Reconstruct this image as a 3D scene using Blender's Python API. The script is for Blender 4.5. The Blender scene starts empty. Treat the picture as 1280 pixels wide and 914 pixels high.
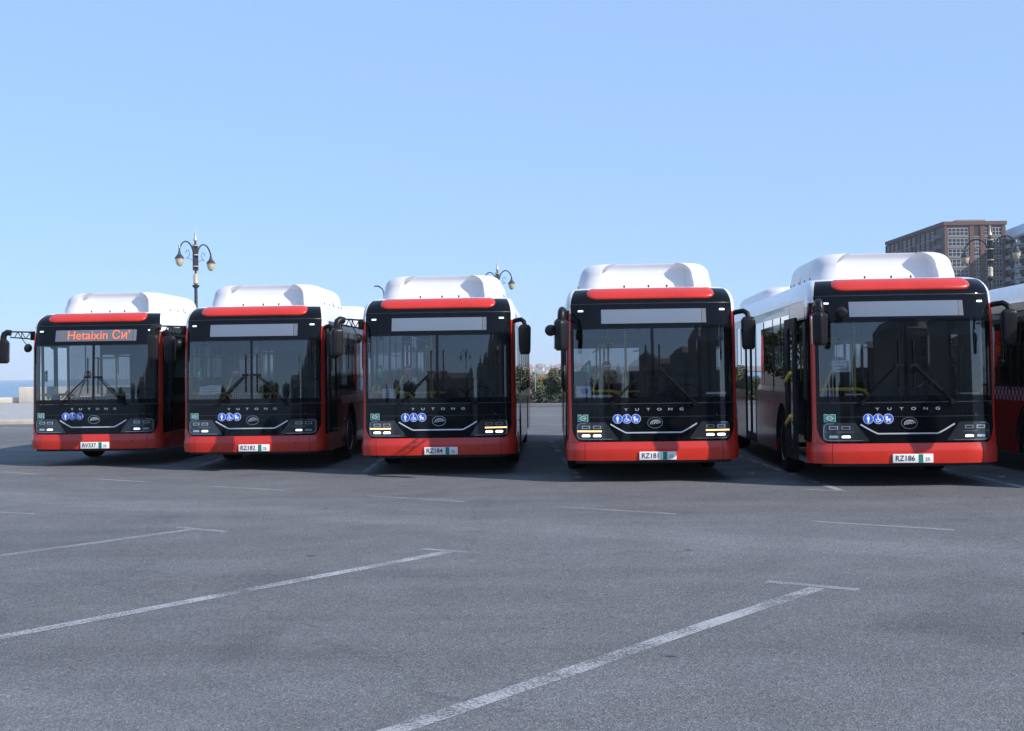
import bpy, math, random
from mathutils import Vector, Matrix, Euler
R = math.radians
random.seed(7)
scene = bpy.context.scene
col = scene.collection

# ------------------------------------------------------------------ camera
cam_d = bpy.data.cameras.new('camera')
cam = bpy.data.objects.new('camera', cam_d)
col.objects.link(cam)
cam_d.sensor_width = 36.0
cam_d.lens = 42.19
cam_d.clip_end = 20000
cam.matrix_world = (Matrix.Translation((0, 0, 1.63)) @ Matrix.Rotation(R(90.36), 4, 'X')
                    @ Matrix.Rotation(R(-0.8), 4, 'Z'))
scene.camera = cam

# ------------------------------------------------------------------ light
SUN_EL, SUN_AZ = 34.5, 124.0          # azimuth clockwise from +Y
world = bpy.data.worlds.new('World')
scene.world = world
world.use_nodes = True
wn = world.node_tree
sky = wn.nodes.new('ShaderNodeTexSky')
sky.sky_type = 'NISHITA'
sky.sun_disc = False
sky.sun_elevation = R(SUN_EL)
sky.sun_rotation = R(SUN_AZ)
sky.altitude = 0
sky.air_density = 1.0
sky.dust_density = 0.3
sky.ozone_density = 8.0
bg = wn.nodes['Background']
bg.inputs['Strength'].default_value = 0.10
# evenly hazy sea-side sky: the clear-air sky mixed all round with one pale blue
hz_mix = wn.nodes.new('ShaderNodeMix')
hz_mix.data_type = 'RGBA'
hz_mix.inputs[0].default_value = 0.62
hz_mix.inputs[7].default_value = (3.35, 5.05, 8.0, 1)
wn.links.new(sky.outputs['Color'], hz_mix.inputs[6])
wn.links.new(hz_mix.outputs[2], bg.inputs['Color'])

sun_d = bpy.data.lights.new('sun', 'SUN')
sun_d.energy = 3.9
sun_d.angle = R(0.53)
sun_d.color = (1.0, 0.92, 0.84)
sun = bpy.data.objects.new('sun', sun_d)
col.objects.link(sun)
sd = Vector((math.sin(R(SUN_AZ)) * math.cos(R(SUN_EL)), math.cos(R(SUN_AZ)) * math.cos(R(SUN_EL)), math.sin(R(SUN_EL))))
sun.rotation_euler = sd.to_track_quat('Z', 'Y').to_euler()
sun.location = sd * 100

vs = scene.view_settings
vs.view_transform = 'Standard'
vs.look = 'None'
vs.exposure = 0.58
vs.gamma = 1.0
vs.use_curve_mapping = False
scene.cycles.max_bounces = 10
scene.cycles.transparent_max_bounces = 24
scene.cycles.caustics_reflective = False
scene.cycles.caustics_refractive = False

# ------------------------------------------------------------------ materials
def new_mat(name):
    m = bpy.data.materials.new(name)
    m.use_nodes = True
    return m, m.node_tree, m.node_tree.nodes['Principled BSDF']

def noise_node(nt, scale, detail=4, rough=0.55, coord='Object', dist=0.0):
    tc = nt.nodes.new('ShaderNodeTexCoord')
    n = nt.nodes.new('ShaderNodeTexNoise')
    n.inputs['Scale'].default_value = scale
    n.inputs['Detail'].default_value = detail
    n.inputs['Roughness'].default_value = rough
    n.inputs['Distortion'].default_value = dist
    nt.links.new(tc.outputs[coord], n.inputs['Vector'])
    return n

def ramp(nt, src, stops):
    r = nt.nodes.new('ShaderNodeValToRGB')
    cr = r.color_ramp
    while len(cr.elements) < len(stops):
        cr.elements.new(0.5)
    for e, (p, c) in zip(cr.elements, stops):
        e.position = p
        e.color = (c if len(c) == 4 else (*c, 1))
    nt.links.new(src, r.inputs['Fac'])
    return r

def mixc(nt, a, b, fac, mode='MIX'):
    m = nt.nodes.new('ShaderNodeMix')
    m.data_type = 'RGBA'
    m.blend_type = mode
    for i, v in ((0, fac), (6, a), (7, b)):
        if hasattr(v, 'is_linked'):
            nt.links.new(v, m.inputs[i])
        else:
            m.inputs[i].default_value = v if i == 0 else (*v, 1)
    return m.outputs[2]

def basic(name, c, rough=0.5, metal=0.0, coat=0.0, var=0.0, vscale=3.0, spec=0.5, bump=0.0, bscale=40, emit=None, estr=0.0):
    m, nt, b = new_mat(name)
    b.inputs['Base Color'].default_value = (*c, 1)
    b.inputs['Roughness'].default_value = rough
    b.inputs['Metallic'].default_value = metal
    b.inputs['Coat Weight'].default_value = coat
    b.inputs['Coat Roughness'].default_value = 0.04
    b.inputs['Specular IOR Level'].default_value = spec
    if var:
        n = noise_node(nt, vscale, 5)
        lo = tuple(x * (1 - var) for x in c)
        hi = tuple(min(1, x * (1 + var)) for x in c)
        r = ramp(nt, n.outputs['Fac'], [(0.3, lo), (0.7, hi)])
        nt.links.new(r.outputs['Color'], b.inputs['Base Color'])
        rr = ramp(nt, n.outputs['Fac'], [(0.3, (max(0.02, rough * .8),) * 3), (0.75, (min(1, rough * 1.25 + .02),) * 3)])
        nt.links.new(rr.outputs['Color'], b.inputs['Roughness'])
    if bump:
        n2 = noise_node(nt, bscale, 4)
        bp = nt.nodes.new('ShaderNodeBump')
        bp.inputs['Strength'].default_value = bump
        bp.inputs['Distance'].default_value = 0.01
        nt.links.new(n2.outputs['Fac'], bp.inputs['Height'])
        nt.links.new(bp.outputs['Normal'], b.inputs['Normal'])
    if emit:
        b.inputs['Emission Color'].default_value = (*emit, 1)
        b.inputs['Emission Strength'].default_value = estr
    return m

def glass_mat(name, tint, ior=1.5, extra=0.0, rough=0.0, wave=0.0):
    m = bpy.data.materials.new(name)
    m.use_nodes = True
    nt = m.node_tree
    nt.nodes.clear()
    out = nt.nodes.new('ShaderNodeOutputMaterial')
    tr = nt.nodes.new('ShaderNodeBsdfTransparent')
    tr.inputs['Color'].default_value = (*tint, 1)
    gl = nt.nodes.new('ShaderNodeBsdfGlossy')
    gl.inputs['Roughness'].default_value = rough
    fr = nt.nodes.new('ShaderNodeFresnel')
    fr.inputs['IOR'].default_value = ior
    ad = nt.nodes.new('ShaderNodeMath')
    ad.operation = 'ADD'
    ad.use_clamp = True
    ad.inputs[1].default_value = extra
    nt.links.new(fr.outputs[0], ad.inputs[0])
    mx = nt.nodes.new('ShaderNodeMixShader')
    nt.links.new(ad.outputs[0], mx.inputs[0])
    nt.links.new(tr.outputs[0], mx.inputs[1])
    nt.links.new(gl.outputs[0], mx.inputs[2])
    if wave:
        n = noise_node(nt, 0.9, 2)
        bp = nt.nodes.new('ShaderNodeBump')
        bp.inputs['Strength'].default_value = wave
        bp.inputs['Distance'].default_value = 0.02
        nt.links.new(n.outputs['Fac'], bp.inputs['Height'])
        nt.links.new(bp.outputs['Normal'], gl.inputs['Normal'])
    nt.links.new(mx.outputs[0], out.inputs[0])
    return m

M = {}
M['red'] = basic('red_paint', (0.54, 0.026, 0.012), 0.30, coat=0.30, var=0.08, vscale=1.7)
M['red_shaded'] = basic('red_side_shaded', (0.34, 0.013, 0.013), 0.10, spec=0.12, var=0.06, vscale=1.7)  # the bus red again, base colour darkened to stand for the shaded sides
M['white'] = basic('white_paint', (0.74, 0.75, 0.77), 0.3, coat=0.4, var=0.04, vscale=1.2)
M['pod'] = basic('white_fairing', (0.64, 0.64, 0.665), 0.42, coat=0.15, var=0.04, vscale=1.4)
M['black'] = basic('black_gloss', (0.004, 0.005, 0.007), 0.05, spec=0.2)
M['seam'] = basic('seam_grey', (0.03, 0.033, 0.04), 0.35)
M['rubber'] = basic('rubber', (0.010, 0.010, 0.011), 0.7, var=0.3, vscale=8, spec=0.08)
M['plastic'] = basic('black_plastic', (0.010, 0.010, 0.012), 0.5, var=0.2, vscale=6, spec=0.12)
M['mirror_plastic'] = basic('mirror_plastic', (0.012, 0.012, 0.014), 0.36, spec=0.22, bump=0.08, bscale=90)
M['under'] = basic('underbody', (0.012, 0.012, 0.013), 0.8)
M['chrome'] = basic('chrome', (0.75, 0.76, 0.78), 0.14, metal=1.0)
M['silver'] = basic('silver_trim', (0.72, 0.73, 0.75), 0.3, metal=0.6)
M['logo'] = basic('dark_chrome', (0.34, 0.35, 0.37), 0.22, metal=0.9)
M['lamp_black'] = basic('lamp_housing', (0.02, 0.022, 0.027), 0.12, coat=0.5)
M['lamp_lens'] = basic('lamp_lens', (0.55, 0.57, 0.6), 0.12, metal=0.7)
M['lamp_on'] = basic('lamp_lit_white', (0.8, 0.8, 0.8), 0.2, emit=(1.0, 0.96, 0.9), estr=1.6)
M['lamp_dim'] = basic('lamp_dim_white', (0.8, 0.8, 0.8), 0.2, emit=(0.95, 0.97, 1.0), estr=0.8)
M['amber_on'] = basic('amber_lit', (0.8, 0.35, 0.05), 0.3, emit=(1.0, 0.58, 0.26), estr=1.5)
M['marker'] = basic('marker_lamp', (0.85, 0.86, 0.88), 0.2, emit=(0.9, 0.95, 1.0), estr=0.6)
M['windshield'] = glass_mat('windshield_glass', (0.80, 0.83, 0.85), 1.5, 0.088)
M['side_glass'] = glass_mat('side_window_glass', (0.26, 0.285, 0.30), 1.5, 0.02, wave=0.02)
M['door_glass'] = glass_mat('door_glass', (0.72, 0.75, 0.76), 1.5, 0.01)
M['display'] = basic('destination_glass', (0.145, 0.175, 0.225), 0.22, coat=0.6)
M['led_back'] = basic('led_panel', (0.13, 0.14, 0.16), 0.25, coat=0.6)
M['led'] = basic('led_orange', (0.25, 0.05, 0.02), 0.5, emit=(1.0, 0.20, 0.085), estr=0.8)
M['yellow'] = basic('yellow_rail', (0.85, 0.58, 0.02), 0.35, coat=0.3)
M['paper'] = basic('paper', (0.78, 0.79, 0.80), 0.8, var=0.05, vscale=12)
M['ink'] = basic('ink', (0.015, 0.015, 0.018), 0.7)
M['ink_grey'] = basic('ink_grey', (0.25, 0.26, 0.28), 0.8)
M['plate'] = basic('plate_white', (0.80, 0.81, 0.80), 0.45)
M['plate_green'] = basic('plate_green', (0.01, 0.20, 0.13), 0.45)
M['blue_sign'] = basic('sticker_blue', (0.012, 0.10, 0.55), 0.4)
M['sign_white'] = basic('sticker_white', (0.82, 0.83, 0.85), 0.45)
M['sign_green'] = basic('sticker_green', (0.015, 0.26, 0.16), 0.4)
M['sign_lime'] = basic('sticker_lime', (0.02, 0.36, 0.10), 0.5)
M['sign_red'] = basic('sticker_red', (0.6, 0.03, 0.03), 0.5)
M['seat'] = basic('seat_fabric', (0.035, 0.045, 0.07), 0.8, var=0.3, vscale=12)
M['grey_in'] = basic('interior_grey', (0.10, 0.105, 0.115), 0.6, var=0.1)
M['dark_in'] = basic('interior_dark', (0.03, 0.032, 0.036), 0.6)
M['rim'] = basic('wheel_rim', (0.50, 0.51, 0.53), 0.3, metal=0.85, var=0.2, vscale=7)
M['mirror_glass'] = basic('mirror_glass', (0.8, 0.82, 0.84), 0.02, metal=1.0)
M['amber'] = basic('amber_lens', (0.7, 0.22, 0.02), 0.25)

def checker_mat():
    m, nt, b = new_mat('checker_strip')
    tc = nt.nodes.new('ShaderNodeTexCoord')
    mp = nt.nodes.new('ShaderNodeMapping')
    mp.inputs['Location'].default_value = (100.0, 0.001, 0.02)
    ch = nt.nodes.new('ShaderNodeTexChecker')
    ch.inputs['Scale'].default_value = 12.5
    ch.inputs['Color1'].default_value = (0.40, 0.41, 0.45, 1)
    ch.inputs['Color2'].default_value = (0.36, 0.016, 0.018, 1)
    sx = nt.nodes.new('ShaderNodeSeparateXYZ')
    cb = nt.nodes.new('ShaderNodeCombineXYZ')
    nt.links.new(tc.outputs['Object'], mp.inputs['Vector'])
    nt.links.new(mp.outputs['Vector'], sx.inputs[0])
    nt.links.new(sx.outputs['Y'], cb.inputs['Y'])
    nt.links.new(sx.outputs['Z'], cb.inputs['Z'])
    nt.links.new(cb.outputs[0], ch.inputs['Vector'])
    nt.links.new(ch.outputs['Color'], b.inputs['Base Color'])
    b.inputs['Roughness'].default_value = 0.1
    b.inputs['Specular IOR Level'].default_value = 0.25
    return m
M['checker'] = checker_mat()

def asphalt_mat():
    m, nt, b = new_mat('asphalt')
    big = noise_node(nt, 0.16, 6, 0.6, dist=0.6)
    c1 = ramp(nt, big.outputs['Fac'], [(0.30, (0.136, 0.140, 0.149)), (0.72, (0.170, 0.171, 0.176))])
    mid = noise_node(nt, 1.3, 6, 0.65)
    c2 = ramp(nt, mid.outputs['Fac'], [(0.30, (0.88,) * 3), (0.70, (1.10,) * 3)])
    o = mixc(nt, c1.outputs['Color'], c2.outputs['Color'], 1.0, 'MULTIPLY')
    tc = nt.nodes.new('ShaderNodeTexCoord')
    vo = nt.nodes.new('ShaderNodeTexVoronoi')
    vo.inputs['Scale'].default_value = 105
    nt.links.new(tc.outputs['Object'], vo.inputs['Vector'])
    sep = nt.nodes.new('ShaderNodeSeparateColor')
    nt.links.new(vo.outputs['Color'], sep.inputs[0])
    st = ramp(nt, sep.outputs[0], [(0.0, (0.45,) * 3), (0.45, (0.88,) * 3), (0.86, (1.12,) * 3), (1.0, (1.8, 1.77, 1.7))])
    o = mixc(nt, o, st.outputs['Color'], 0.75, 'MULTIPLY')
    # a few dark oil spots
    sp = noise_node(nt, 0.9, 3, 0.6, dist=1.2)
    s2 = ramp(nt, sp.outputs['Fac'], [(0.70, (1,) * 3), (0.78, (0.66,) * 3)])
    o = mixc(nt, o, s2.outputs['Color'], 1.0, 'MULTIPLY')
    # long patch seams
    mp = nt.nodes.new('ShaderNodeMapping')
    mp.inputs['Rotation'].default_value = (0, 0, R(34))
    nt.links.new(tc.outputs['Object'], mp.inputs['Vector'])
    wv = nt.nodes.new('ShaderNodeTexWave')
    wv.inputs['Scale'].default_value = 0.045
    wv.inputs['Distortion'].default_value = 1.6
    wv.inputs['Detail'].default_value = 3
    wv.bands_direction = 'Y'
    nt.links.new(mp.outputs['Vector'], wv.inputs['Vector'])
    s3 = ramp(nt, wv.outputs['Fac'], [(0.0, (0.93,) * 3), (0.95, (1.0,) * 3), (0.985, (1.14,) * 3)])
    o = mixc(nt, o, s3.outputs['Color'], 1.0, 'MULTIPLY')
    # second, coarser grit
    v2 = nt.nodes.new('ShaderNodeTexVoronoi')
    v2.inputs['Scale'].default_value = 42
    nt.links.new(tc.outputs['Object'], v2.inputs['Vector'])
    sep2 = nt.nodes.new('ShaderNodeSeparateColor')
    nt.links.new(v2.outputs['Color'], sep2.inputs[0])
    g2 = ramp(nt, sep2.outputs[0], [(0.0, (0.62,) * 3), (0.10, (0.95,) * 3), (0.93, (1.0,) * 3), (1.0, (1.35, 1.34, 1.3))])
    o = mixc(nt, o, g2.outputs['Color'], 0.6, 'MULTIPLY')
    # small dropped spots and tar blobs
    wob = noise_node(nt, 9, 2)
    wm = nt.nodes.new('ShaderNodeMix')
    wm.data_type = 'RGBA'
    wm.blend_type = 'LINEAR_LIGHT'
    wm.inputs[0].default_value = 0.07
    nt.links.new(tc.outputs['Object'], wm.inputs[6])
    nt.links.new(wob.outputs['Color'], wm.inputs[7])
    v3 = nt.nodes.new('ShaderNodeTexVoronoi')
    v3.inputs['Scale'].default_value = 0.85
    nt.links.new(wm.outputs[2], v3.inputs['Vector'])
    sp3 = ramp(nt, v3.outputs['Distance'], [(0.028, (0.38,) * 3), (0.05, (1.0,) * 3)])
    o = mixc(nt, o, sp3.outputs['Color'], 1.0, 'MULTIPLY')
    # broad oil-dark stains and tyre-polished lanes
    st4 = noise_node(nt, 0.42, 4, 0.55, dist=0.8)
    r4 = ramp(nt, st4.outputs['Fac'], [(0.56, (1.0,) * 3), (0.70, (0.82, 0.82, 0.83))])
    o = mixc(nt, o, r4.outputs['Color'], 1.0, 'MULTIPLY')
    mp5 = nt.nodes.new('ShaderNodeMapping')
    mp5.inputs['Rotation'].default_value = (0, 0, R(-36))
    mp5.inputs['Scale'].default_value = (0.09, 1.1, 1)
    nt.links.new(tc.outputs['Object'], mp5.inputs['Vector'])
    n5 = nt.nodes.new('ShaderNodeTexNoise')
    n5.inputs['Scale'].default_value = 1.0
    n5.inputs['Detail'].default_value = 5
    nt.links.new(mp5.outputs[0], n5.inputs['Vector'])
    r5 = ramp(nt, n5.outputs['Fac'], [(0.36, (0.90,) * 3), (0.5, (1.0,) * 3), (0.66, (1.09,) * 3)])
    o = mixc(nt, o, r5.outputs['Color'], 1.0, 'MULTIPLY')
    # hairline cracks
    v6 = nt.nodes.new('ShaderNodeTexVoronoi')
    v6.feature = 'DISTANCE_TO_EDGE'
    v6.inputs['Scale'].default_value = 0.16
    wb6 = noise_node(nt, 1.1, 5, 0.65)
    wm6 = nt.nodes.new('ShaderNodeMix')
    wm6.data_type = 'RGBA'
    wm6.blend_type = 'LINEAR_LIGHT'
    wm6.inputs[0].default_value = 0.5
    nt.links.new(tc.outputs['Object'], wm6.inputs[6])
    nt.links.new(wb6.outputs['Color'], wm6.inputs[7])
    nt.links.new(wm6.outputs[2], v6.inputs['Vector'])
    r6 = ramp(nt, v6.outputs['Distance'], [(0.0, (0.72,) * 3), (0.0022, (1.0,) * 3)])
    o = mixc(nt, o, r6.outputs['Color'], 0.7, 'MULTIPLY')
    nt.links.new(o, b.inputs['Base Color'])
    b.inputs['Roughness'].default_value = 0.88
    b.inputs['Specular IOR Level'].default_value = 0.3
    fine = noise_node(nt, 120, 3, 0.7)
    ad = nt.nodes.new('ShaderNodeMath')
    ad.operation = 'ADD'
    nt.links.new(fine.outputs['Fac'], ad.inputs[0])
    nt.links.new(vo.outputs['Distance'], ad.inputs[1])
    bp = nt.nodes.new('ShaderNodeBump')
    bp.inputs['Strength'].default_value = 0.7
    bp.inputs['Distance'].default_value = 0.006
    nt.links.new(ad.outputs[0], bp.inputs['Height'])
    nt.links.new(bp.outputs['Normal'], b.inputs['Normal'])
    return m
M['asphalt'] = asphalt_mat()

def paint_mat(top, lo):
    m = bpy.data.materials.new('worn_road_paint')
    m.use_nodes = True
    nt = m.node_tree
    b = nt.nodes['Principled BSDF']
    out = nt.nodes['Material Output']
    b.inputs['Base Color'].default_value = (0.46, 0.47, 0.49, 1)
    b.inputs['Roughness'].default_value = 0.8
    n1 = noise_node(nt, 60, 4, 0.7)
    n2 = noise_node(nt, 1.8, 4, 0.6)
    ad = nt.nodes.new('ShaderNodeMath')
    ad.operation = 'MULTIPLY_ADD'
    ad.inputs[1].default_value = 0.8
    nt.links.new(n2.outputs['Fac'], ad.inputs[0])
    nt.links.new(n1.outputs['Fac'], ad.inputs[2])
    r = ramp(nt, ad.outputs[0], [(lo, (0.0,) * 3), (lo + 0.22, (top,) * 3)])
    tr = nt.nodes.new('ShaderNodeBsdfTransparent')
    mx = nt.nodes.new('ShaderNodeMixShader')
    nt.links.new(r.outputs['Color'], mx.inputs[0])
    nt.links.new(tr.outputs[0], mx.inputs[1])
    nt.links.new(b.outputs[0], mx.inputs[2])
    nt.links.new(mx.outputs[0], out.inputs[0])
    return m
M['paint'] = paint_mat(0.72, 0.76)
M['paint_faint'] = paint_mat(0.42, 0.74)
M['paving'] = basic('promenade_paving', (0.34, 0.33, 0.32), 0.85, var=0.12, vscale=2.5, bump=0.3, bscale=30)
M['kerb'] = basic('limestone_kerb', (0.48, 0.43, 0.36), 0.8, var=0.12, vscale=3, bump=0.2)
M['wall'] = basic('limestone_wall', (0.58, 0.52, 0.43), 0.8, var=0.1, vscale=1.5, bump=0.2)
M['soil'] = basic('soil', (0.10, 0.085, 0.06), 0.95, var=0.25, vscale=1.5, bump=0.4, bscale=10)
M['kerb_dark'] = basic('dark_kerb', (0.16, 0.17, 0.19), 0.8, var=0.1)

def sea_mat():
    m, nt, b = new_mat('sea_water')
    b.inputs['Base Color'].default_value = (0.012, 0.05, 0.085, 1)
    b.inputs['Roughness'].default_value = 0.22
    tc = nt.nodes.new('ShaderNodeTexCoord')
    mp = nt.nodes.new('ShaderNodeMapping')
    mp.inputs['Scale'].default_value = (0.06, 0.22, 1)
    nt.links.new(tc.outputs['Object'], mp.inputs['Vector'])
    n = nt.nodes.new('ShaderNodeTexNoise')
    n.inputs['Scale'].default_value = 1.6
    n.inputs['Detail'].default_value = 6
    nt.links.new(mp.outputs[0], n.inputs['Vector'])
    bp = nt.nodes.new('ShaderNodeBump')
    bp.inputs['Strength'].default_value = 0.8
    bp.inputs['Distance'].default_value = 0.8
    nt.links.new(n.outputs['Fac'], bp.inputs['Height'])
    nt.links.new(bp.outputs['Normal'], b.inputs['Normal'])
    r = ramp(nt, n.outputs['Fac'], [(0.0, (0.03, 0.10, 0.17)), (0.60, (0.045, 0.13, 0.21)), (0.70, (0.5, 0.53, 0.55))])
    nt.links.new(r.outputs['Color'], b.inputs['Base Color'])
    return m
M['sea'] = sea_mat()

# ------------------------------------------------------------------ mesh helpers
class MB:
    def __init__(s):
        s.v, s.f = [], []

    def add(s, verts, faces):
        o = len(s.v)
        s.v += [tuple(p) for p in verts]
        s.f += [tuple(i + o for i in f) for f in faces]
        return s

    def box(s, x0, x1, y0, y1, z0, z1):
        return s.add([(x0, y0, z0), (x1, y0, z0), (x1, y1, z0), (x0, y1, z0), (x0, y0, z1), (x1, y0, z1), (x1, y1, z1), (x0, y1, z1)],
                     [(0, 3, 2, 1), (4, 5, 6, 7), (0, 1, 5, 4), (1, 2, 6, 5), (2, 3, 7, 6), (3, 0, 4, 7)])

    def rbox(s, x0, x1, y0, y1, z0, z1, r=0.02):
        """box with chamfered edges"""
        r = min(r, (x1 - x0) / 2.01, (y1 - y0) / 2.01, (z1 - z0) / 2.01)
        import bmesh
        bm = bmesh.new()
        bmesh.ops.create_cube(bm, size=1)
        for v in bm.verts:
            v.co = Vector(((x0 + x1) / 2 + v.co.x * (x1 - x0), (y0 + y1) / 2 + v.co.y * (y1 - y0), (z0 + z1) / 2 + v.co.z * (z1 - z0)))
        bmesh.ops.bevel(bm, geom=bm.edges[:], offset=r, segments=3, affect='EDGES', profile=0.5)
        bm.verts.index_update()
        s.add([v.co[:] for v in bm.verts], [[v.index for v in f.verts] for f in bm.faces])
        bm.free()
        return s

    def tube(s, pts, r, n=8, r2=None, cap=True):
        pts = [Vector(p) for p in pts]
        k = len(pts)
        rings = []
        prev = None
        for i, p in enumerate(pts):
            t = (pts[min(i + 1, k - 1)] - pts[max(i - 1, 0)]).normalized()
            if prev is None:
                a = t.orthogonal().normalized()
            else:
                a = (prev - t * prev.dot(t)).normalized()
            prev = a
            b = t.cross(a)
            rr = r if r2 is None else r + (r2 - r) * i / (k - 1)
            rings.append([p + (a * math.cos(2 * math.pi * j / n) + b * math.sin(2 * math.pi * j / n)) * rr for j in range(n)])
        vs_ = [v for rg in rings for v in rg]
        fs = [(i * n + j, i * n + (j + 1) % n, (i + 1) * n + (j + 1) % n, (i + 1) * n + j) for i in range(k - 1) for j in range(n)]
        if cap:
            fs += [tuple(range(n - 1, -1, -1)), tuple((k - 1) * n + j for j in range(n))]
        return s.add(vs_, fs)

    def lathe(s, prof, n=20, origin=(0, 0, 0), axis='Z'):
        """prof: list of (r, h)"""
        vs_ = []
        for r, h in prof:
            for j in range(n):
                a = 2 * math.pi * j / n
                c, d = r * math.cos(a), r * math.sin(a)
                p = (c, d, h) if axis == 'Z' else ((h, c, d) if axis == 'X' else (c, h, d))
                vs_.append((p[0] + origin[0], p[1] + origin[1], p[2] + origin[2]))
        k = len(prof)
        fs = [(i * n + j, i * n + (j + 1) % n, (i + 1) * n + (j + 1) % n, (i + 1) * n + j) for i in range(k - 1) for j in range(n)]
        if prof[0][0] > 1e-4:
            fs.append(tuple(range(n - 1, -1, -1)))
        if prof[-1][0] > 1e-4:
            fs.append(tuple((k - 1) * n + j for j in range(n)))
        return s.add(vs_, fs)

    def prism(s, pts, fn, e0, e1):
        """closed polygon pts (a,b) extruded between e0 and e1; fn(a,b,e)->xyz"""
        n = len(pts)
        vs_ = [fn(a, b, e0) for a, b in pts] + [fn(a, b, e1) for a, b in pts]
        fs = [tuple(range(n - 1, -1, -1)), tuple(range(n, 2 * n))]
        fs += [(i, (i + 1) % n, n + (i + 1) % n, n + i) for i in range(n)]
        return s.add(vs_, fs)

    def grid(s, us, ws, fn, th=None, fn_in=None):
        """surface fn(u,w); with fn_in gives a closed slab"""
        nu, nw = len(us), len(ws)
        vs_ = [fn(u, w) for w in ws for u in us]
        fs = [(j * nu + i, j * nu + i + 1, (j + 1) * nu + i + 1, (j + 1) * nu + i) for j in range(nw - 1) for i in range(nu - 1)]
        if fn_in:
            o = len(vs_)
            vs_ += [fn_in(u, w) for w in ws for u in us]
            fs += [tuple(o + i for i in reversed(f)) for f in fs[:]]
            for i in range(nu - 1):
                a, b = i, i + 1
                fs.append((b, a, o + a, o + b))
                a, b = (nw - 1) * nu + i, (nw - 1) * nu + i + 1
                fs.append((a, b, o + b, o + a))
            for j in range(nw - 1):
                a, b = j * nu, (j + 1) * nu
                fs.append((a, b, o + b, o + a))
                a, b = j * nu + nu - 1, (j + 1) * nu + nu - 1
                fs.append((b, a, o + a, o + b))
        return s.add(vs_, fs)

    def mesh(s, name, mat, sharp=32):
        me = bpy.data.meshes.new(name)
        me.from_pydata(s.v, [], s.f)
        me.update()
        import bmesh
        bm = bmesh.new()
        bm.from_mesh(me)
        bmesh.ops.recalc_face_normals(bm, faces=bm.faces[:])
        bm.to_mesh(me)
        bm.free()
        me.materials.append(M[mat] if isinstance(mat, str) else mat)
        me.shade_smooth()
        me.set_sharp_from_angle(angle=R(sharp))
        return me

def link(name, data, parent=None, loc=(0, 0, 0), rot=(0, 0, 0)):
    o = bpy.data.objects.new(name, data)
    col.objects.link(o)
    o.parent = parent
    o.location = loc
    o.rotation_euler = rot
    return o

def tag(o, label, cat=None, group=None, kind=None):
    if label:
        o['label'] = label
    if cat:
        o['category'] = cat
    if group:
        o['group'] = group
    if kind:
        o['kind'] = kind
    return o

def lin(a, b, n):
    return [a + (b - a) * i / (n - 1) for i in range(n)]

def text_2d(txt, size, spacing=1.0, bold=0.0):
    cu = bpy.data.curves.new('lettering', 'FONT')
    cu.body = txt
    cu.size = size
    cu.space_character = spacing
    cu.align_x = 'CENTER'
    cu.align_y = 'CENTER'
    cu.offset = bold
    cu.resolution_u = 3
    o = bpy.data.objects.new('lettering', cu)
    col.objects.link(o)
    bpy.context.view_layer.update()
    me = bpy.data.meshes.new_from_object(o.evaluated_get(bpy.context.evaluated_depsgraph_get()))
    vs_ = [(v.co.x, v.co.y) for v in me.vertices]
    fs = [tuple(p.vertices) for p in me.polygons]
    bpy.data.objects.remove(o)
    bpy.data.curves.remove(cu)
    bpy.data.meshes.remove(me)
    return vs_, fs

# ------------------------------------------------------------------ setting: ground, markings, sea
def sheet(name, pts, z, mat, label=None, kind='structure'):
    me = bpy.data.meshes.new(name)
    me.from_pydata([(x, y, z) for x, y in pts], [], [tuple(range(len(pts)))])
    me.materials.append(M[mat])
    o = link(name, me)
    return tag(o, label, kind=kind)

sheet('ground', [(-9000, -3000), (9000, -3000), (9000, 9000), (40, 9000), (-14, 400), (-14, 86), (-400, 71), (-9000, -280)], -0.03, 'soil')
sheet('sea', [(-9000, -3000), (9000, -3000), (9000, 14000), (-9000, 14000)], -1.6, 'sea')
sheet('parking_lot', [(-90, -60), (80, -60), (80, 57), (-7, 57), (-7, 45), (-90, 42)], 0.0, 'asphalt')

def slab(name, pts, z0, z1, mat):
    mb = MB().prism(pts, lambda a, b, e: (a, b, e), z0, z1)
    o = link(name, mb.mesh(name, mat))
    return tag(o, None, kind='structure')

slab('promenade', [(-120, 44.0), (-7.3, 45.3), (-7.3, 81.0), (-120, 81.0)], -0.02, 0.10, 'paving')
n_k = 0
for i in range(26):     # kerb stones of the promenade, one by one
    x0 = -60 + i * 2.03
    me = MB().rbox(x0, x0 + 2.0, 43.55 + (x0 + 60) * 0.0116, 43.98 + (x0 + 60) * 0.0116, -0.02, 0.16, 0.02).mesh('kerb_stone', 'kerb')
    tag(link('kerb_stone', me), None, kind='structure')
slab('planting_bed', [(-6.6, 57.35), (80, 57.35), (80, 75), (-6.6, 75)], -0.02, 0.09, 'soil')
tag(link('bed_kerb', MB().rbox(-6.6, 60, 57.02, 57.32, -0.02, 0.17, 0.02).mesh('bed_kerb', 'kerb_dark')), None, kind='structure')

def road_line(name, a, b, w, mat='paint'):
    a, b = Vector(a), Vector(b)
    d = (b - a).normalized()
    nrm = Vector((-d.y, d.x)) * w / 2
    n = 14
    pts_l, pts_r = [], []
    for i in range(n + 1):
        p = a + (b - a) * i / n
        j1, j2 = random.uniform(-.008, .008), random.uniform(-.008, .008)
        pts_l.append(p + nrm * (1 + j1 / w * 2))
        pts_r.append(p - nrm * (1 + j2 / w * 2))
    me = bpy.data.meshes.new(name)
    vs_ = [(*p, 0.004) for p in pts_l] + [(*p, 0.004) for p in pts_r]
    me.from_pydata(vs_, [], [(i, n + 1 + i, n + 2 + i, i + 1) for i in range(n)])
    me.materials.append(M[mat])
    return tag(link(name, me), None, kind='structure')

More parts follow.
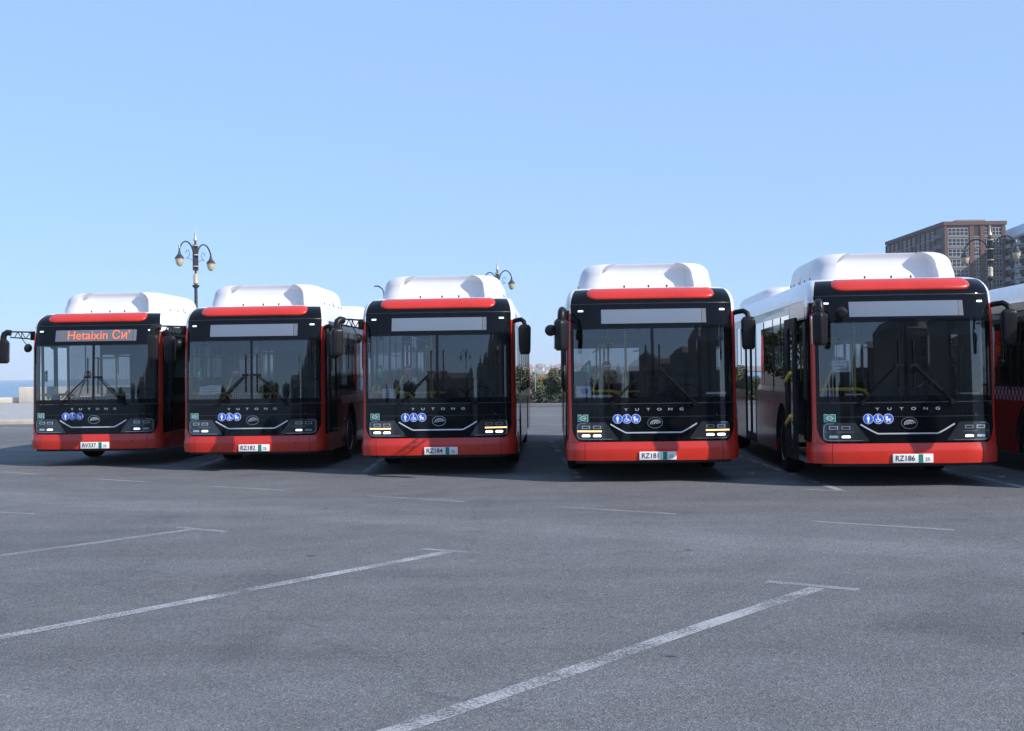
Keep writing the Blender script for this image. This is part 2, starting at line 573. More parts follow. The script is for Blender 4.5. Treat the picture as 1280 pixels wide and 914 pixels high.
LW = 0.13
road_line('stall_line', (-2.30, 3.38), (2.24, 8.92), LW)
road_line('stall_line', (-4.45, 6.10), (-0.61, 10.98), LW)
road_line('stall_line', (-7.0, 8.2), (-3.46, 12.86), LW, 'paint_faint')
for a, b in (((1.93, 9.23), (2.52, 8.82)), ((-0.86, 11.2), (-0.27, 10.84)), ((-3.66, 13.06), (-3.03, 12.63)), ((-6.35, 14.80), (-5.78, 14.53)),
             ((-9.13, 21.34), (-8.20, 20.67)), ((-6.96, 19.62), (-5.69, 18.78)), ((-4.49, 17.88), (-3.25, 17.1)), ((-2.0, 16.2), (-0.63, 15.27)),
             ((0.56, 14.53), (1.84, 13.64)), ((3.16, 12.83), (4.39, 11.98)), ((3.97, 16.2), (4.58, 15.80)), ((5.6, 11.1), (6.8, 10.3))):
    road_line('stall_mark', a, b, 0.10, 'paint_faint')
for a, b in (((4.20, 27.0), (4.36, 16.0)), ((6.92, 26.0), (6.82, 14.5)), ((0.9, 28.5), (1.0, 18.4)), ((-2.6, 30.0), (-2.5, 20.2)), ((-5.9, 31.5), (-5.8, 22.0))):
    road_line('stall_line', a, b, 0.11)

# sea wall
mb = MB().rbox(-120, -25.6, 79.6, 80.1, 0.09, 0.47, 0.04)
sw = link('sea_wall', mb.mesh('sea_wall', 'wall'))
tag(sw, 'low pale limestone sea wall along the promenade at far left', 'wall')
mb = MB().rbox(-32.6, -25.4, 79.2, 80.4, 0.09, 1.15, 0.05)
o = link('wall_block', mb.mesh('wall_block', 'wall'))
tag(o, 'taller pale stone block ending the low sea wall, beside the leftmost bus', 'wall')

# ------------------------------------------------------------------ city bus
BW, BB, BP = 1.255, 0.40, 3.6        # half width, nose depth, superellipse power

def w_half(z):
    if z <= 2.58:
        return BW
    t = min(1.0, (z - 2.58) / 0.33)
    return BW - 0.17 * (1 - math.sqrt(max(0, 1 - t * t)))

def y_front(z):
    if z < 0.6:
        return 0.0
    if z < 1.15:
        return 0.03 * (z - 0.6) / 0.55
    if z < 2.3:
        t = (z - 1.15) / 1.15
        return 0.03 + 0.02 * t + 0.03 * t * t
    if z < 2.6:
        t = (z - 2.3) / 0.3
        return 0.08 + 0.045 * t + 0.03 * t * t
    t = min(1.0, (z - 2.6) / 0.30)
    return 0.155 + 0.5 * (1 - math.sqrt(max(0, 1 - t * t)))

Y_SIDE = 1.25

def nose_raw(u, z):
    s = 1 if u >= 0 else -1
    a = min(abs(u), 1.0) * math.pi / 2
    w = w_half(z)
    x = w * math.sin(a) ** (2 / BP)
    y = y_front(z) + BB * (1 - max(0.0, math.cos(a)) ** (2 / BP))
    if abs(u) > 1:
        y += (Y_SIDE - y) * min(1.0, abs(u) - 1)
    return Vector((s * x, y, z))

def nose(u, z, off=0.0):
    p = nose_raw(u, z)
    if off == 0:
        return p
    e = 0.004
    uu = max(-1.99, min(1.99, u))
    du = nose_raw(uu + e, z) - nose_raw(uu - e, z)
    dz = nose_raw(uu, z + e) - nose_raw(uu, z - e)
    n = du.cross(dz)
    if n.length < 1e-9:
        return p
    n.normalize()
    if n.y > 0 and abs(u) < 0.9:
        n = -n
    if n.x * u < 0 and abs(u) >= 0.9:
        n = -n
    return p + n * off

def u_of_x(x):
    return math.copysign(math.asin(min(1.0, (abs(x) / BW)) ** (BP / 2)) / (math.pi / 2), x)

def nx(x, z, off=0.0):
    return nose(u_of_x(x), z, off)

def nose_slab(us, zs, o1, o0):
    f1 = o1 if callable(o1) else (lambda u, z: o1)
    return MB().grid(us, zs, lambda u, z: nose(u, z, f1(u, z)), fn_in=lambda u, z: nose(u, z, o0))

def us_x(x0, x1, n):
    return [u_of_x(x) for x in lin(x0, x1, n)]

def strip(xs, zlo, zhi, nz, o1, o0):
    """curved slab between z-functions of x"""
    n = len(xs)
    mb = MB()
    def fn(off):
        return lambda i, t: nx(xs[i], zlo(xs[i]) + (zhi(xs[i]) - zlo(xs[i])) * t, off)
    return mb.grid(list(range(n)), lin(0, 1, nz), fn(o1), fn_in=fn(o0))

def nose_prism(pts, o1, o0):
    return MB().prism(pts, lambda a, b, e: nx(a, b, e), o0, o1)

def nose_text(txt, size, x, z, off, spacing=1.0, sx=1.0, bold=0.0):
    v, f = text_2d(txt, size, spacing, bold)
    return MB().add([nx(x + a * sx, z + b, off) for a, b in v], f)

def ring_pts(cx, cz, rx, rz, n=24):
    return [(cx + rx * math.cos(2 * math.pi * i / n), cz + rz * math.sin(2 * math.pi * i / n)) for i in range(n)]

def nose_ring(cx, cz, rx, rz, t, o1, o0, a0=0, a1=360, n=32):
    mb = MB()
    us = lin(R(a0), R(a1), n)
    def fn(off):
        return lambda a, k: nx(cx + (rx - t * (1 - k)) * math.cos(a), cz + (rz - t * (1 - k)) * math.sin(a), off)
    return mb.grid(us, [0, 1], fn(o1), fn_in=fn(o0))

def polyline_pts(pts, w):
    """offset a polyline (x,z) both ways -> closed polygon strips as quads"""
    l, r = [], []
    for i, p in enumerate(pts):
        a = Vector(pts[max(0, i - 1)])
        b = Vector(pts[min(len(pts) - 1, i + 1)])
        d = (b - a).normalized()
        n = Vector((-d.y, d.x)) * w / 2
        l.append(Vector(p) + n)
        r.append(Vector(p) - n)
    return l, r

def nose_line(pts, w, o1, o0):
    l, r = polyline_pts(pts, w)
    k = list(range(len(pts)))
    def fn(off):
        return lambda i, t: nx(*(l[i] if t else r[i]), off)
    return MB().grid(k, [0, 1], fn(o1), fn_in=fn(o0))

PARTS = []

def part(name, data, mat=None, parent=None, only=None, loc=(0, 0, 0), rot=(0, 0, 0), label=None, sharp=32, kind=None):
    me = data.mesh(name, mat, sharp) if isinstance(data, MB) else data
    PARTS.append(dict(name=name, me=me, parent=parent, only=only, loc=loc, rot=rot, label=label, kind=kind))
    return len(PARTS) - 1

ALL = {0, 1, 2, 3, 4, 5}
XM = 1.188                                 # half width of the black front mask

# --- front: bumper
def bump_off(u, z):
    t = (z - 0.325) / 0.275
    # lower part nearly upright, upper third leans back
    return 0.016 + 0.012 * min(1, t * 3) - (0.022 * max(0, (t - 0.62) / 0.38))
zb = [0.325, 0.333, 0.35, 0.40, 0.45, 0.485, 0.50, 0.53, 0.56, 0.585, 0.60]
bumper = part('bumper', nose_slab(us_x(-1.0, 1.0, 41), zb, bump_off, -0.05), 'red')
for s in (-1, 1):
    us = [s * u for u in lin(u_of_x(1.006), 1.0, 14)] + [s * 1.12]
    part('bumper_corner', nose_slab(us, zb, bump_off, -0.05), 'red')
# lower lip
part('bumper_lip', nose_slab(us_x(-1.15, 1.15, 25), [0.285, 0.322], -0.02, -0.12), 'under')

# --- front: lower black mask and its seams
mask = part('lower_mask', nose_slab(us_x(-XM, XM, 49), [0.602, 0.7, 0.8, 0.9, 1.0, 1.08, 1.150], 0.0, -0.03), 'black')
part('mask_seam', nose_slab(us_x(-1.1, 1.1, 41), [0.960, 0.966], 0.003, 0.0), 'seam', parent=mask)
part('mask_seam', nose_slab(us_x(-XM, XM, 41), [1.152, 1.163], 0.004, -0.02), 'seam', parent=mask)
# --- windshield
frit = part('windshield_frit', nose_slab(us_x(-XM, XM, 49), [1.165, 1.20, 1.245], 0.0, -0.012), 'black')
for x0, x1 in ((-XM, -0.022), (0.022, XM)):
    part('windshield_pane', MB().grid(us_x(x0, x1, 33), lin(1.246, 2.258, 16), lambda u, z: nose(u, z, -0.004)), 'windshield', sharp=180)
part('windshield_post', nose_slab(us_x(-0.02, 0.02, 3), lin(1.246, 2.258, 12), 0.0, -0.03), 'black')
for s in (-1, 1):
    part('windshield_edge', nose_slab(us_x(s * (XM - 0.035), s * XM, 5), lin(1.247, 2.257, 12), 0.001, -0.01), 'black')
part('header_band', nose_slab(us_x(-XM, XM, 49), [2.259, 2.30], 0.0, -0.03), 'black')
# --- upper mask, destination sign, marker lamps, red eyebrow
um = part('upper_mask', nose_slab(us_x(-XM, XM, 49), [2.302, 2.40, 2.50, 2.60, 2.628], 0.0, -0.03), 'black')
part('mask_seam', nose_slab(us_x(-XM, XM, 41), [2.629, 2.637], 0.003, -0.02), 'seam', parent=um)
zt = [2.638, 2.68, 2.72, 2.76, 2.80, 2.825, 2.845, 2.86]
part('top_mask', nose_slab(us_x(-XM, XM, 49), zt, 0.0, -0.03), 'black')
disp = part('destination_sign', nose_slab(us_x(-0.74, 0.73, 33), [2.335, 2.44, 2.545], 0.004, -0.002), 'display', only=ALL - {0})
disp1 = part('destination_sign', nose_slab(us_x(-0.74, 0.73, 33), [2.335, 2.44, 2.545], 0.004, -0.002), 'led_back', only={0}, label='lit destination sign with orange lettering')
part('sign_border', nose_slab(us_x(0.735, 0.80, 5), [2.335, 2.545], 0.003, -0.002), 'led_back')
for s in (-1, 1):
    part('marker_lamp', nose_prism([(s * 1.04 + a, 2.53 + b) for a, b in ((-.035, -.012), (.035, -.012), (.04, 0), (.035, .012), (-.035, .012), (-.04, 0))], 0.008, 0.0), 'marker')

def brow_off(u, z):
    t = (z - 2.665) / 0.20
    return 0.012 + 0.05 * math.sin(math.pi * max(0.0, min(1.0, t))) ** 0.6
XB = 0.97
def brow_lo(x):
    e = max(0.0, (abs(x) - (XB - 0.16)) / 0.16)
    return 2.695 + 0.10 * (1 - math.sqrt(max(0, 1 - e * e)))
def brow_hi(x):
    e = max(0.0, (abs(x) - (XB - 0.06)) / 0.06)
    return 2.872 - 0.045 * (1 - math.sqrt(max(0, 1 - e * e)))
xs = [-XB, -XB + .01, -XB + .03, -XB + .06, -XB + .10, -XB + .16] + lin(-0.7, 0.7, 15) + [XB - .16, XB - .10, XB - .06, XB - .03, XB - .01, XB]
mb = MB()
mb.grid(list(range(len(xs))), lin(0, 1, 11),
        lambda i, t: nx(xs[i], brow_lo(xs[i]) + (brow_hi(xs[i]) - brow_lo(xs[i])) * t,
                        0.006 + (0.024 * math.sin(math.pi * t) ** 0.35 if 0 < t < 1 else 0) * min(1, (XB - abs(xs[i])) / 0.05 + 0.05)),
        fn_in=lambda i, t: nx(xs[i], brow_lo(xs[i]) + (brow_hi(xs[i]) - brow_lo(xs[i])) * t, 0.001))
part('eyebrow_panel', mb, 'red', sharp=60)

# --- pillars (red) and roof corner caps (white)
for s in (-1, 1):
    us = [s * u for u in lin(u_of_x(XM + 0.003), 0.86, 12)]
    part('pillar', nose_slab(us, lin(0.602, 2.50, 24), lambda u, z: 0.006 + 0.012 * max(0, (0.80 - z) / 0.20) ** 2, -0.03), 'red')
    xf = [s * x for x in lin(1.07, XM + 0.002, 9)]
    part('corner_fillet', strip(xf, lambda x: 0.601, lambda x: 0.604 + 0.20 * ((abs(x) - 1.07) / 0.12) ** 2.2, 4, 0.0125, 0.001), 'red', sharp=60)
    us = [s * u for u in lin(u_of_x(XM + 0.003), 1.0, 12)] + [s * 1.03]
    part('roof_corner', nose_slab(us, [2.503, 2.55, 2.602], 0.006, -0.03), 'white', sharp=50)
    us = us[:-1] + [s * u for u in (1.03, 1.25, 1.5, 1.75, 2.0)]
    part('roof_corner', nose_slab(us, [2.604, 2.65, 2.70, 2.75, 2.80, 2.83, 2.86], 0.006, -0.03), 'white', sharp=50)
    us = [s * u for u in (1.032, 1.3, 1.6, 2.0)]
    part('corner_panel', nose_slab(us, [2.503, 2.602], 0.001, -0.03), 'black')
    us = [s * u for u in lin(0.862, 1.0, 5)] + [s * 1.10]
    part('corner_panel', nose_slab(us, lin(0.602, 2.50, 10), 0.001, -0.03), 'black')
zr = [2.862, 2.872, 2.882, 2.89, 2.896, 2.90]
mb = MB().grid(lin(-2.0, 2.0, 65), zr, lambda u, z: nose(u, z, 0.0))
top = [nose_raw(u, 2.90) for u in lin(-2.0, 2.0, 65)]
mb.add([tuple(p) for p in top], [tuple(range(65))])
part('roof_front', mb, 'white', sharp=50)

# --- roof
prof = []
zs_ = [2.605, 2.64, 2.68, 2.72, 2.76, 2.80, 2.84, 2.862, 2.882, 2.892, 2.90]
for z in zs_:
    prof.append((-w_half(z), z))
prof.append((0, 2.915))
for z in reversed(zs_):
    prof.append((w_half(z), z))
BL = 12.0
mb = MB()
ys_r = [Y_SIDE + 0.003, 4, 8, 11.6, 11.85, BL]
n = len(prof)
mb.grid(list(range(n)), ys_r, lambda i, y: (prof[i][0] * (1 - (0.05 if y > 11.9 else 0.015 if y > 11.7 else 0)), y, prof[i][1] - (0.10 if y > 11.9 else 0.03 if y > 11.7 else 0)))
mb.add([(x * .95, BL, z - .10) for x, z in prof], [tuple(range(n))])
roof = part('roof', mb, 'white', sharp=40)
part('ceiling', MB().box(-1.15, 1.15, 0.9, 11.8, 2.44, 2.47), 'grey_in')

# --- gas fairing on the roof: scooped front
def pod_mesh(x_half, y0, y1, z0, z1, scoop):
    mb = MB()
    def contour(inset, lean, fade=1.0):
        pts = []
        xh = x_half - inset
        def yf(x):
            a = abs(x) / x_half
            if not scoop:
                return 0
            t = max(0.0, min(1.0, (0.76 - a) / 0.13))
            t = t * t * (3 - 2 * t)
            return 0.22 * t * fade
        r = 0.30
        ya, yb = y0 + lean, y1 - inset * 1.5
        for i in range(9):       # left front corner
            a = math.pi + math.pi / 2 * i / 8
            pts.append((-xh + r + r * math.cos(a), ya + r + r * math.sin(a)))
        m = 57
        for i in range(1, m):
            x = -xh + r + (2 * xh - 2 * r) * i / m
            pts.append((x, ya + yf(x)))
        for i in range(9):
            a = -math.pi / 2 + math.pi / 2 * i / 8
            pts.append((xh - r + r * math.cos(a), ya + r + r * math.sin(a)))
        for i in range(7):
            a = math.pi / 2 * i / 6
            pts.append((xh - r + r * math.cos(a), yb - r + r * math.sin(a)))
        for i in range(7):
            a = math.pi / 2 + math.pi / 2 * i / 6
            pts.append((-xh + r + r * math.cos(a), yb - r + r * math.sin(a)))
        return pts
    H = z1 - z0
    levels = [(0.0, 0.0, 0.0), (0.012, 0.04, 0.35), (0.03, 0.09, 0.55)]
    for i in range(1, 9):
        a = math.pi / 2 * i / 8
        levels.append((0.03 + 0.22 * (1 - math.cos(a)), 0.09 + 0.10 * (1 - math.cos(a)), 0.55 + 0.45 * math.sin(a)))
    rings = [[(x, y, z0 + H * t) for x, y in contour(i, l, 1.0 - 0.55 * max(0.0, (t - 0.75) / 0.25) ** 2)] for i, l, t in levels]
    n = len(rings[0])
    vs_ = [p for r_ in rings for p in r_]
    fs = [(k * n + j, k * n + (j + 1) % n, (k + 1) * n + (j + 1) % n, (k + 1) * n + j) for k in range(len(rings) - 1) for j in range(n)]
    fs.append(tuple((len(rings) - 1) * n + j for j in range(n)))
    mb.add(vs_, fs)
    return mb
pod = part('gas_fairing', pod_mesh(1.04, 0.95, 3.35, 2.84, 3.31, True), 'pod', sharp=55, only=ALL - {5})
for x, y in ((-0.35, 0.86), (0.02, 0.84), (0.3, 0.86)):
    part('roof_bolt', MB().lathe([(0.012, 0), (0.012, 0.03), (0.02, 0.035), (0.0, 0.05)], 6), 'plastic', loc=(x, y, 2.905))
for s in (-1, 1):
    for y in (1.35, 1.8, 2.25, 2.7, 3.0):
        part('fairing_bolt', MB().lathe([(0.016, 0), (0.016, .012), (0.0, .016)], 8, axis='X'), 'seam', parent=pod, only=ALL - {5}, loc=(s * 1.028, y, 2.96), rot=(0, 0, 0 if s > 0 else math.pi))
part('fairing_seam', MB().box(-0.82, 0.82, 2.16, 2.168, 3.309, 3.313).box(1.032, 1.036, 2.16, 2.168, 2.87, 3.04).box(-1.036, -1.032, 2.16, 2.168, 2.87, 3.04), 'seam', parent=pod, only=ALL - {5}, kind='stuff')
part('air_conditioner', pod_mesh(0.98, 6.2, 10.2, 2.86, 3.2, False), 'pod', sharp=55, only=ALL - {5})

# --- sides
def side_fn(s, off):
    return lambda y, z, e: (s * (BW + off + e), y, z)

def side_panel(s, pts, o1=0.0, o0=-0.03):
    return MB().prism(pts, side_fn(s, 0), o0, o1)

def rect(y0, y1, z0, z1):
    return [(y0, z0), (y1, z0), (y1, z1), (y0, z1)]

def arch(y0, y1, z0, z1, yc, zc, r):
    p = [(y0, z0)]
    a0 = math.asin((z0 - zc) / r)
    n = 16
    for i in range(n + 1):
        a = math.pi - a0 + (-(math.pi) + 2 * a0) * i / n
        p.append((yc + r * math.cos(a), zc + r * math.sin(a)))
    p += [(y1, z0), (y1, z1), (y0, z1)]
    return p

WY = (2.72, 8.80)                          # axle positions
G = 0.006
for s in (-1, 1):
    door = s < 0
    segs = []
    if not door:
        part('driver_side_panel', side_panel(s, [(0.78, 0.66), (0.86, 0.62), (1.66, 0.62), (1.72, 0.68), (1.72, 1.19), (0.78, 1.19)]), 'black')
        part('side_skirt', side_panel(s, rect(0.56, 1.75, 0.30, 0.61), 0.0), 'red')
        part('driver_window', MB().add([(s * (BW - .004), y, z) for y, z in rect(0.80, 1.70, 1.20, 2.42)], [(0, 1, 2, 3)]), 'side_glass')
        part('window_post', side_panel(s, rect(1.70, 1.78, 1.20, 2.60)), 'black')
        part('window_header', side_panel(s, rect(0.78, 1.695, 2.425, 2.60)), 'black')
        segs = [(1.78, 3.55, 2.72), (3.55, 5.70, None), (5.70, 7.85, None), (7.85, 9.70, 8.80), (9.70, 11.97, None)]
        wins = [(1.80, 3.30), (3.36, 4.90), (4.96, 6.50), (6.56, 8.10), (8.16, 9.70), (9.76, 11.4)]
    else:
        part('door_header', side_panel(s, rect(0.62, 1.86, 2.34, 2.60)), 'black')
        segs = [(1.90, 3.55, 2.72), (3.55, 5.50, None), (6.95, 7.85, None), (7.85, 9.70, 8.80), (9.70, 11.97, None)]
        wins = [(1.94, 3.50), (3.56, 5.46), (7.00, 8.10), (8.16, 9.70), (9.76, 11.4)]
    for y0, y1, yc in segs:
        if yc:
            part('side_panel', side_panel(s, arch(y0 + G, y1 - G, 0.30, 1.10, yc, 0.50, 0.60)), 'red_shaded')
            mb = MB()
            mb.grid([math.pi * k / 16 for k in range(17)], [0.0, 1.0],
                    lambda a, t: (s * (BW - 0.002 - 0.45 * t), yc + 0.592 * math.cos(a), 0.50 + 0.592 * math.sin(a)))
            part('wheel_arch', mb, 'under')
        else:
            part('side_panel', side_panel(s, rect(y0 + G, y1 - G, 0.30, 1.10)), 'red_shaded')
        part('checker_strip', side_panel(s, rect(y0 + G, y1 - G, 1.102, 1.26), 0.0015), 'checker')
    for y0, y1 in wins:
        w_ = part('side_window', MB().add([(s * (BW - .004), y, z) for y, z in rect(y0, y1, 1.265, 2.46)], [(0, 1, 2, 3)]), 'side_glass')
        zm = 2.05
        part('window_bar', side_panel(s, rect((y0 + y1) / 2 - .015, (y0 + y1) / 2 + .015, 1.75, 2.45), 0.003, -0.01), 'plastic', parent=w_)
        part('window_post', side_panel(s, rect(y1, y1 + 0.06, 1.262, 2.46), 0.001), 'black')
    part('window_header', side_panel(s, rect(1.88, 11.97, 2.462, 2.60)), 'black')
    part('side_marker', side_panel(s, [(2.0 + a, 0.80 + b) for a, b in ring_pts(0, 0, .05, .025, 12)], 0.012, 0.0), 'amber')

# closed leaves of the doors (left side)
def door_leaf(y0, y1, only, closed=True):
    f = MB()
    s = -1
    for r_ in (rect(y0, y0 + .05, .36, 2.32), rect(y1 - .05, y1, .36, 2.32), rect(y0 + .05, y1 - .05, .36, .46), rect(y0 + .05, y1 - .05, 2.26, 2.32)):
        f.prism(r_, side_fn(s, 0), -0.035, 0.004)
    d = part('door_leaf', f, 'plastic', only=only)
    part('door_glass', MB().add([(s * (BW - .012), y, z) for y, z in rect(y0 + .05, y1 - .05, .46, 2.26)], [(0, 1, 2, 3)]), 'door_glass', parent=d, only=only)
    part('door_handle', MB().tube([(s * (BW - .07), y0 + .12, 1.25), (s * (BW - .07), y1 - .12, 1.45)], 0.016, 8), 'yellow', parent=d, only=only)
    return d
for y0, y1 in ((0.64, 1.24), (1.25, 1.86)):
    door_leaf(y0, y1, ALL - {4})
for y0, y1 in ((5.54, 6.22), (6.23, 6.91)):
    door_leaf(y0, y1, None)
part('door_sill', MB().box(-BW, -1.0, 0.60, 1.87, 0.30, 0.36), 'silver')
part('door_sill', MB().box(-BW, -1.0, 5.50, 6.95, 0.30, 0.36), 'under')
part('side_skirt', side_panel(-1, rect(0.56, 0.62, 0.30, 0.60)), 'red')
part('door_header', side_panel(-1, rect(5.50, 6.95, 2.33, 2.46)), 'black')
# the fifth bus: plug door pushed out, one leaf standing proud of the doorway
f = MB()
for y0, y1, z0, z1 in ((0.60, 0.84, .34, 2.36), (1.22, 1.50, .34, 2.36), (0.84, 1.22, .34, .50), (0.84, 1.22, 2.22, 2.36)):
    f.box(-1.40, -1.365, y0, y1, z0, z1)
d = part('door_leaf', f, 'plastic', only={4}, label='door leaf pushed out from the doorway')
part('door_glass', MB().add([(-1.38, 0.84, .50), (-1.38, 1.22, .50), (-1.38, 1.22, 2.22), (-1.38, 0.84, 2.22)], [(0, 1, 2, 3)]), 'side_glass', parent=d, only={4})
for z in (0.84, 1.46):
    part('door_handle', MB().tube([(-1.43, 1.22, z), (-1.43, 0.84, z + .12)], 0.026, 8), 'yellow', parent=d, only={4})
part('quarter_window', side_panel(-1, rect(0.64, 0.82, 1.20, 2.30), -0.004, -0.02), 'seam', only={4})
part('quarter_panel', side_panel(-1, rect(0.64, 0.82, 0.62, 1.19), -0.004, -0.02), 'black', only={4})
part('door_motor', MB().lathe([(0.0, -.09), (.09, -.09), (.10, 0), (.09, .09), (0, .09)], 14, axis='Y'), 'plastic', only={4}, loc=(-1.12, 1.2, 2.22))

# --- rear
part('rear_panel', MB().prism([(-BW, .32), (BW, .32), (BW, 1.35), (-BW, 1.35)], lambda a, b, e: (a, b and BL + e, b), -0.03, 0.0), 'red_shaded')
part('rear_panel', MB().prism([(-BW, 2.2), (BW, 2.2), (BW * .97, 2.6), (-BW * .97, 2.6)], lambda a, b, e: (a, BL + e, b), -0.03, 0.0), 'black')
for s in (-1, 1):
    part('rear_pillar', MB().prism([(s * 1.0, 1.352), (s * BW, 1.352), (s * BW, 2.198), (s * 1.0, 2.198)], lambda a, b, e: (a, BL + e, b), -0.03, 0.0), 'red_shaded')
    part('rear_side_post', side_panel(s, rect(11.47, 11.965, 1.27, 2.46)), 'red_shaded')
part('rear_window', MB().add([(-1.0, BL - .01, 1.352), (1.0, BL - .01, 1.352), (1.0, BL - .01, 2.198), (-1.0, BL - .01, 2.198)], [(0, 1, 2, 3)]), 'side_glass')
part('underbody', MB().box(-1.0, 1.0, 0.35, 2.05, 0.30, 0.38).box(-0.72, 0.72, 2.05, 3.4, 0.30, 0.38).box(-1.2, 1.2, 3.4, 8.1, 0.28, 0.38).box(-0.6, 0.6, 8.1, 9.5, 0.28, 0.38).box(-1.2, 1.2, 9.5, 11.9, 0.30, 0.38), 'under')
part('floor', MB().box(-1.2, 1.2, 0.55, 11.9, 0.385, 0.42), 'dark_in')

# --- wheels
tyre_prof = [(0.29, -.13), (0.40, -.14), (0.455, -.13), (0.478, -.09), (0.482, 0), (0.478, .09), (0.455, .13), (0.40, .14), (0.29, .13)]
rim_prof = [(0.0, .05), (0.10, .05), (0.115, .10), (0.12, .11), (0.14, .045), (0.235, .03), (0.27, .09), (0.292, .135), (0.295, .12), (0.292, -.1), (0.0, -.1)]
tyre_me = MB().lathe(tyre_prof, 36, axis='X').mesh('tyre', 'rubber')
rim_me = MB().lathe(rim_prof, 30, axis='X').mesh('rim', 'rim')
mb = MB()
for k in range(10):
    a = 2 * math.pi * k / 10
    mb.lathe([(0.016, .0), (0.016, .075), (0.0, .085)], 6, origin=(0, 0.165 * math.cos(a), 0.165 * math.sin(a)), axis='X')
nut_me = mb.mesh('wheel_nuts', 'chrome')
for s in (-1, 1):
    for y in WY:
        w_ = part('wheel', tyre_me, loc=(s * 1.09, y, 0.482), rot=(0, 0, 0 if s > 0 else math.pi))
        part('rim', rim_me, parent=w_)
        part('wheel_nuts', nut_me, parent=w_, kind='stuff')

# --- headlamps
for s in (-1, 1):
    def zlo(x):
        return 0.628 + 0.03 * max(0, (abs(x) - 1.06) / 0.06) ** 2
    def zhi(x):
        a = abs(x)
        if a < 0.70:
            return 0.640 + 0.245 * (a - 0.52) / 0.18
        return 0.885 - 0.03 * max(0, (a - 1.06) / 0.06) ** 2
    xs = [s * x for x in [0.525, 0.56, 0.60, 0.65, 0.70, 0.76, 0.82, 0.88, 0.94, 1.0, 1.06, 1.09, 1.12]]
    hl = part('headlight', strip(xs, zlo, zhi, 3, 0.010, 0.0), 'lamp_black')
    # silver outline: along the bottom, up the outer end and over the top
    pl = [(s * 0.60, 0.640), (s * 0.80, 0.640), (s * 1.02, 0.642), (s * 1.08, 0.65), (s * 1.105, 0.68), (s * 1.108, 0.76), (s * 1.10, 0.84), (s * 1.07, 0.868), (s * 0.98, 0.872)]
    part('headlight_trim', nose_line(pl, 0.010, 0.015, 0.009), 'logo', parent=hl)
    part('headlight_trim', nose_line([(s * 0.72, 0.757), (s * 0.9, 0.757), (s * 1.10, 0.757)], 0.006, 0.014, 0.009), 'logo', parent=hl, only=ALL - {2, 3})
    part('turn_signal', nose_line([(s * 0.76, 0.757), (s * 0.9, 0.757), (s * 1.105, 0.757)], 0.021, 0.018, 0.009), 'amber_on', parent=hl, only={2, 3}, label='amber turn signal, lit')
    for xc in (0.985, 0.825):
        # upper units: thin chrome brackets round a dark lens
        x0, x1 = xc - .058, xc + .058
        z0, z1 = 0.792, 0.838
        fr = part('upper_lamp', nose_prism([(s * x0, z0), (s * x1, z0), (s * x1, z1), (s * x0, z1)], 0.016, 0.009), 'lamp_lens', parent=hl)
        part('lamp_cover', nose_prism([(s * (x0 + .014), z0 + .009), (s * (x1 - .014), z0 + .009), (s * (x1 - .014), z1 - .009), (s * (x0 + .014), z1 - .009)], 0.018, 0.015), 'lamp_black')
        z0, z1 = 0.675, 0.71
        pts = [(s * x0, z0 + .006), (s * (x0 + .01), z0), (s * (x1 - .01), z0), (s * x1, z0 + .006), (s * x1, z1 - .01), (s * (x1 - .02), z1), (s * (x0 + .012), z1), (s * x0, z1 - .01)]
        part('lower_lamp', nose_prism(pts, 0.017, 0.009), 'lamp_on', parent=hl, only={2, 3})
        part('lower_lamp', nose_prism(pts, 0.017, 0.009), 'lamp_dim' if (xc < 0.9) else 'lamp_lens', parent=hl, only=ALL - {2, 3})

# --- silver swoosh, emblem, lettering
sw_pts = []
for x in lin(-0.63, 0.63, 61):
    a = abs(x)
    t = max(0.0, min(1.0, (a - 0.40) / 0.06))
    z = 0.732 if a < 0.40 else 0.732 + 0.128 * ((a - 0.40) / 0.23) ** 1.12
    sw_pts.append((x, z))
part('silver_trim', nose_line(sw_pts, 0.019, 0.012, 0.0), 'silver')
em = part('emblem', nose_ring(0.02, 0.873, 0.112, 0.082, 0.009, 0.014, 0.0), 'logo')
part('emblem_disc', nose_prism(ring_pts(0.02, 0.873, 0.102, 0.072), 0.006, 0.0), 'black', parent=em)
for k, (rx, rz, t) in enumerate(((0.080, 0.062, 0.009), (0.055, 0.041, 0.008), (0.030, 0.021, 0.008))):
    part('emblem_arc', nose_ring(0.03, 0.855, rx, rz, t, 0.013, 0.005, 15, 185, 16), 'silver', parent=em)
for k, ch in enumerate('YUTONG'):
    part('letter', nose_text(ch, 0.052, -0.40 + k * 0.162, 1.068, 0.004, sx=1.7), 'silver')

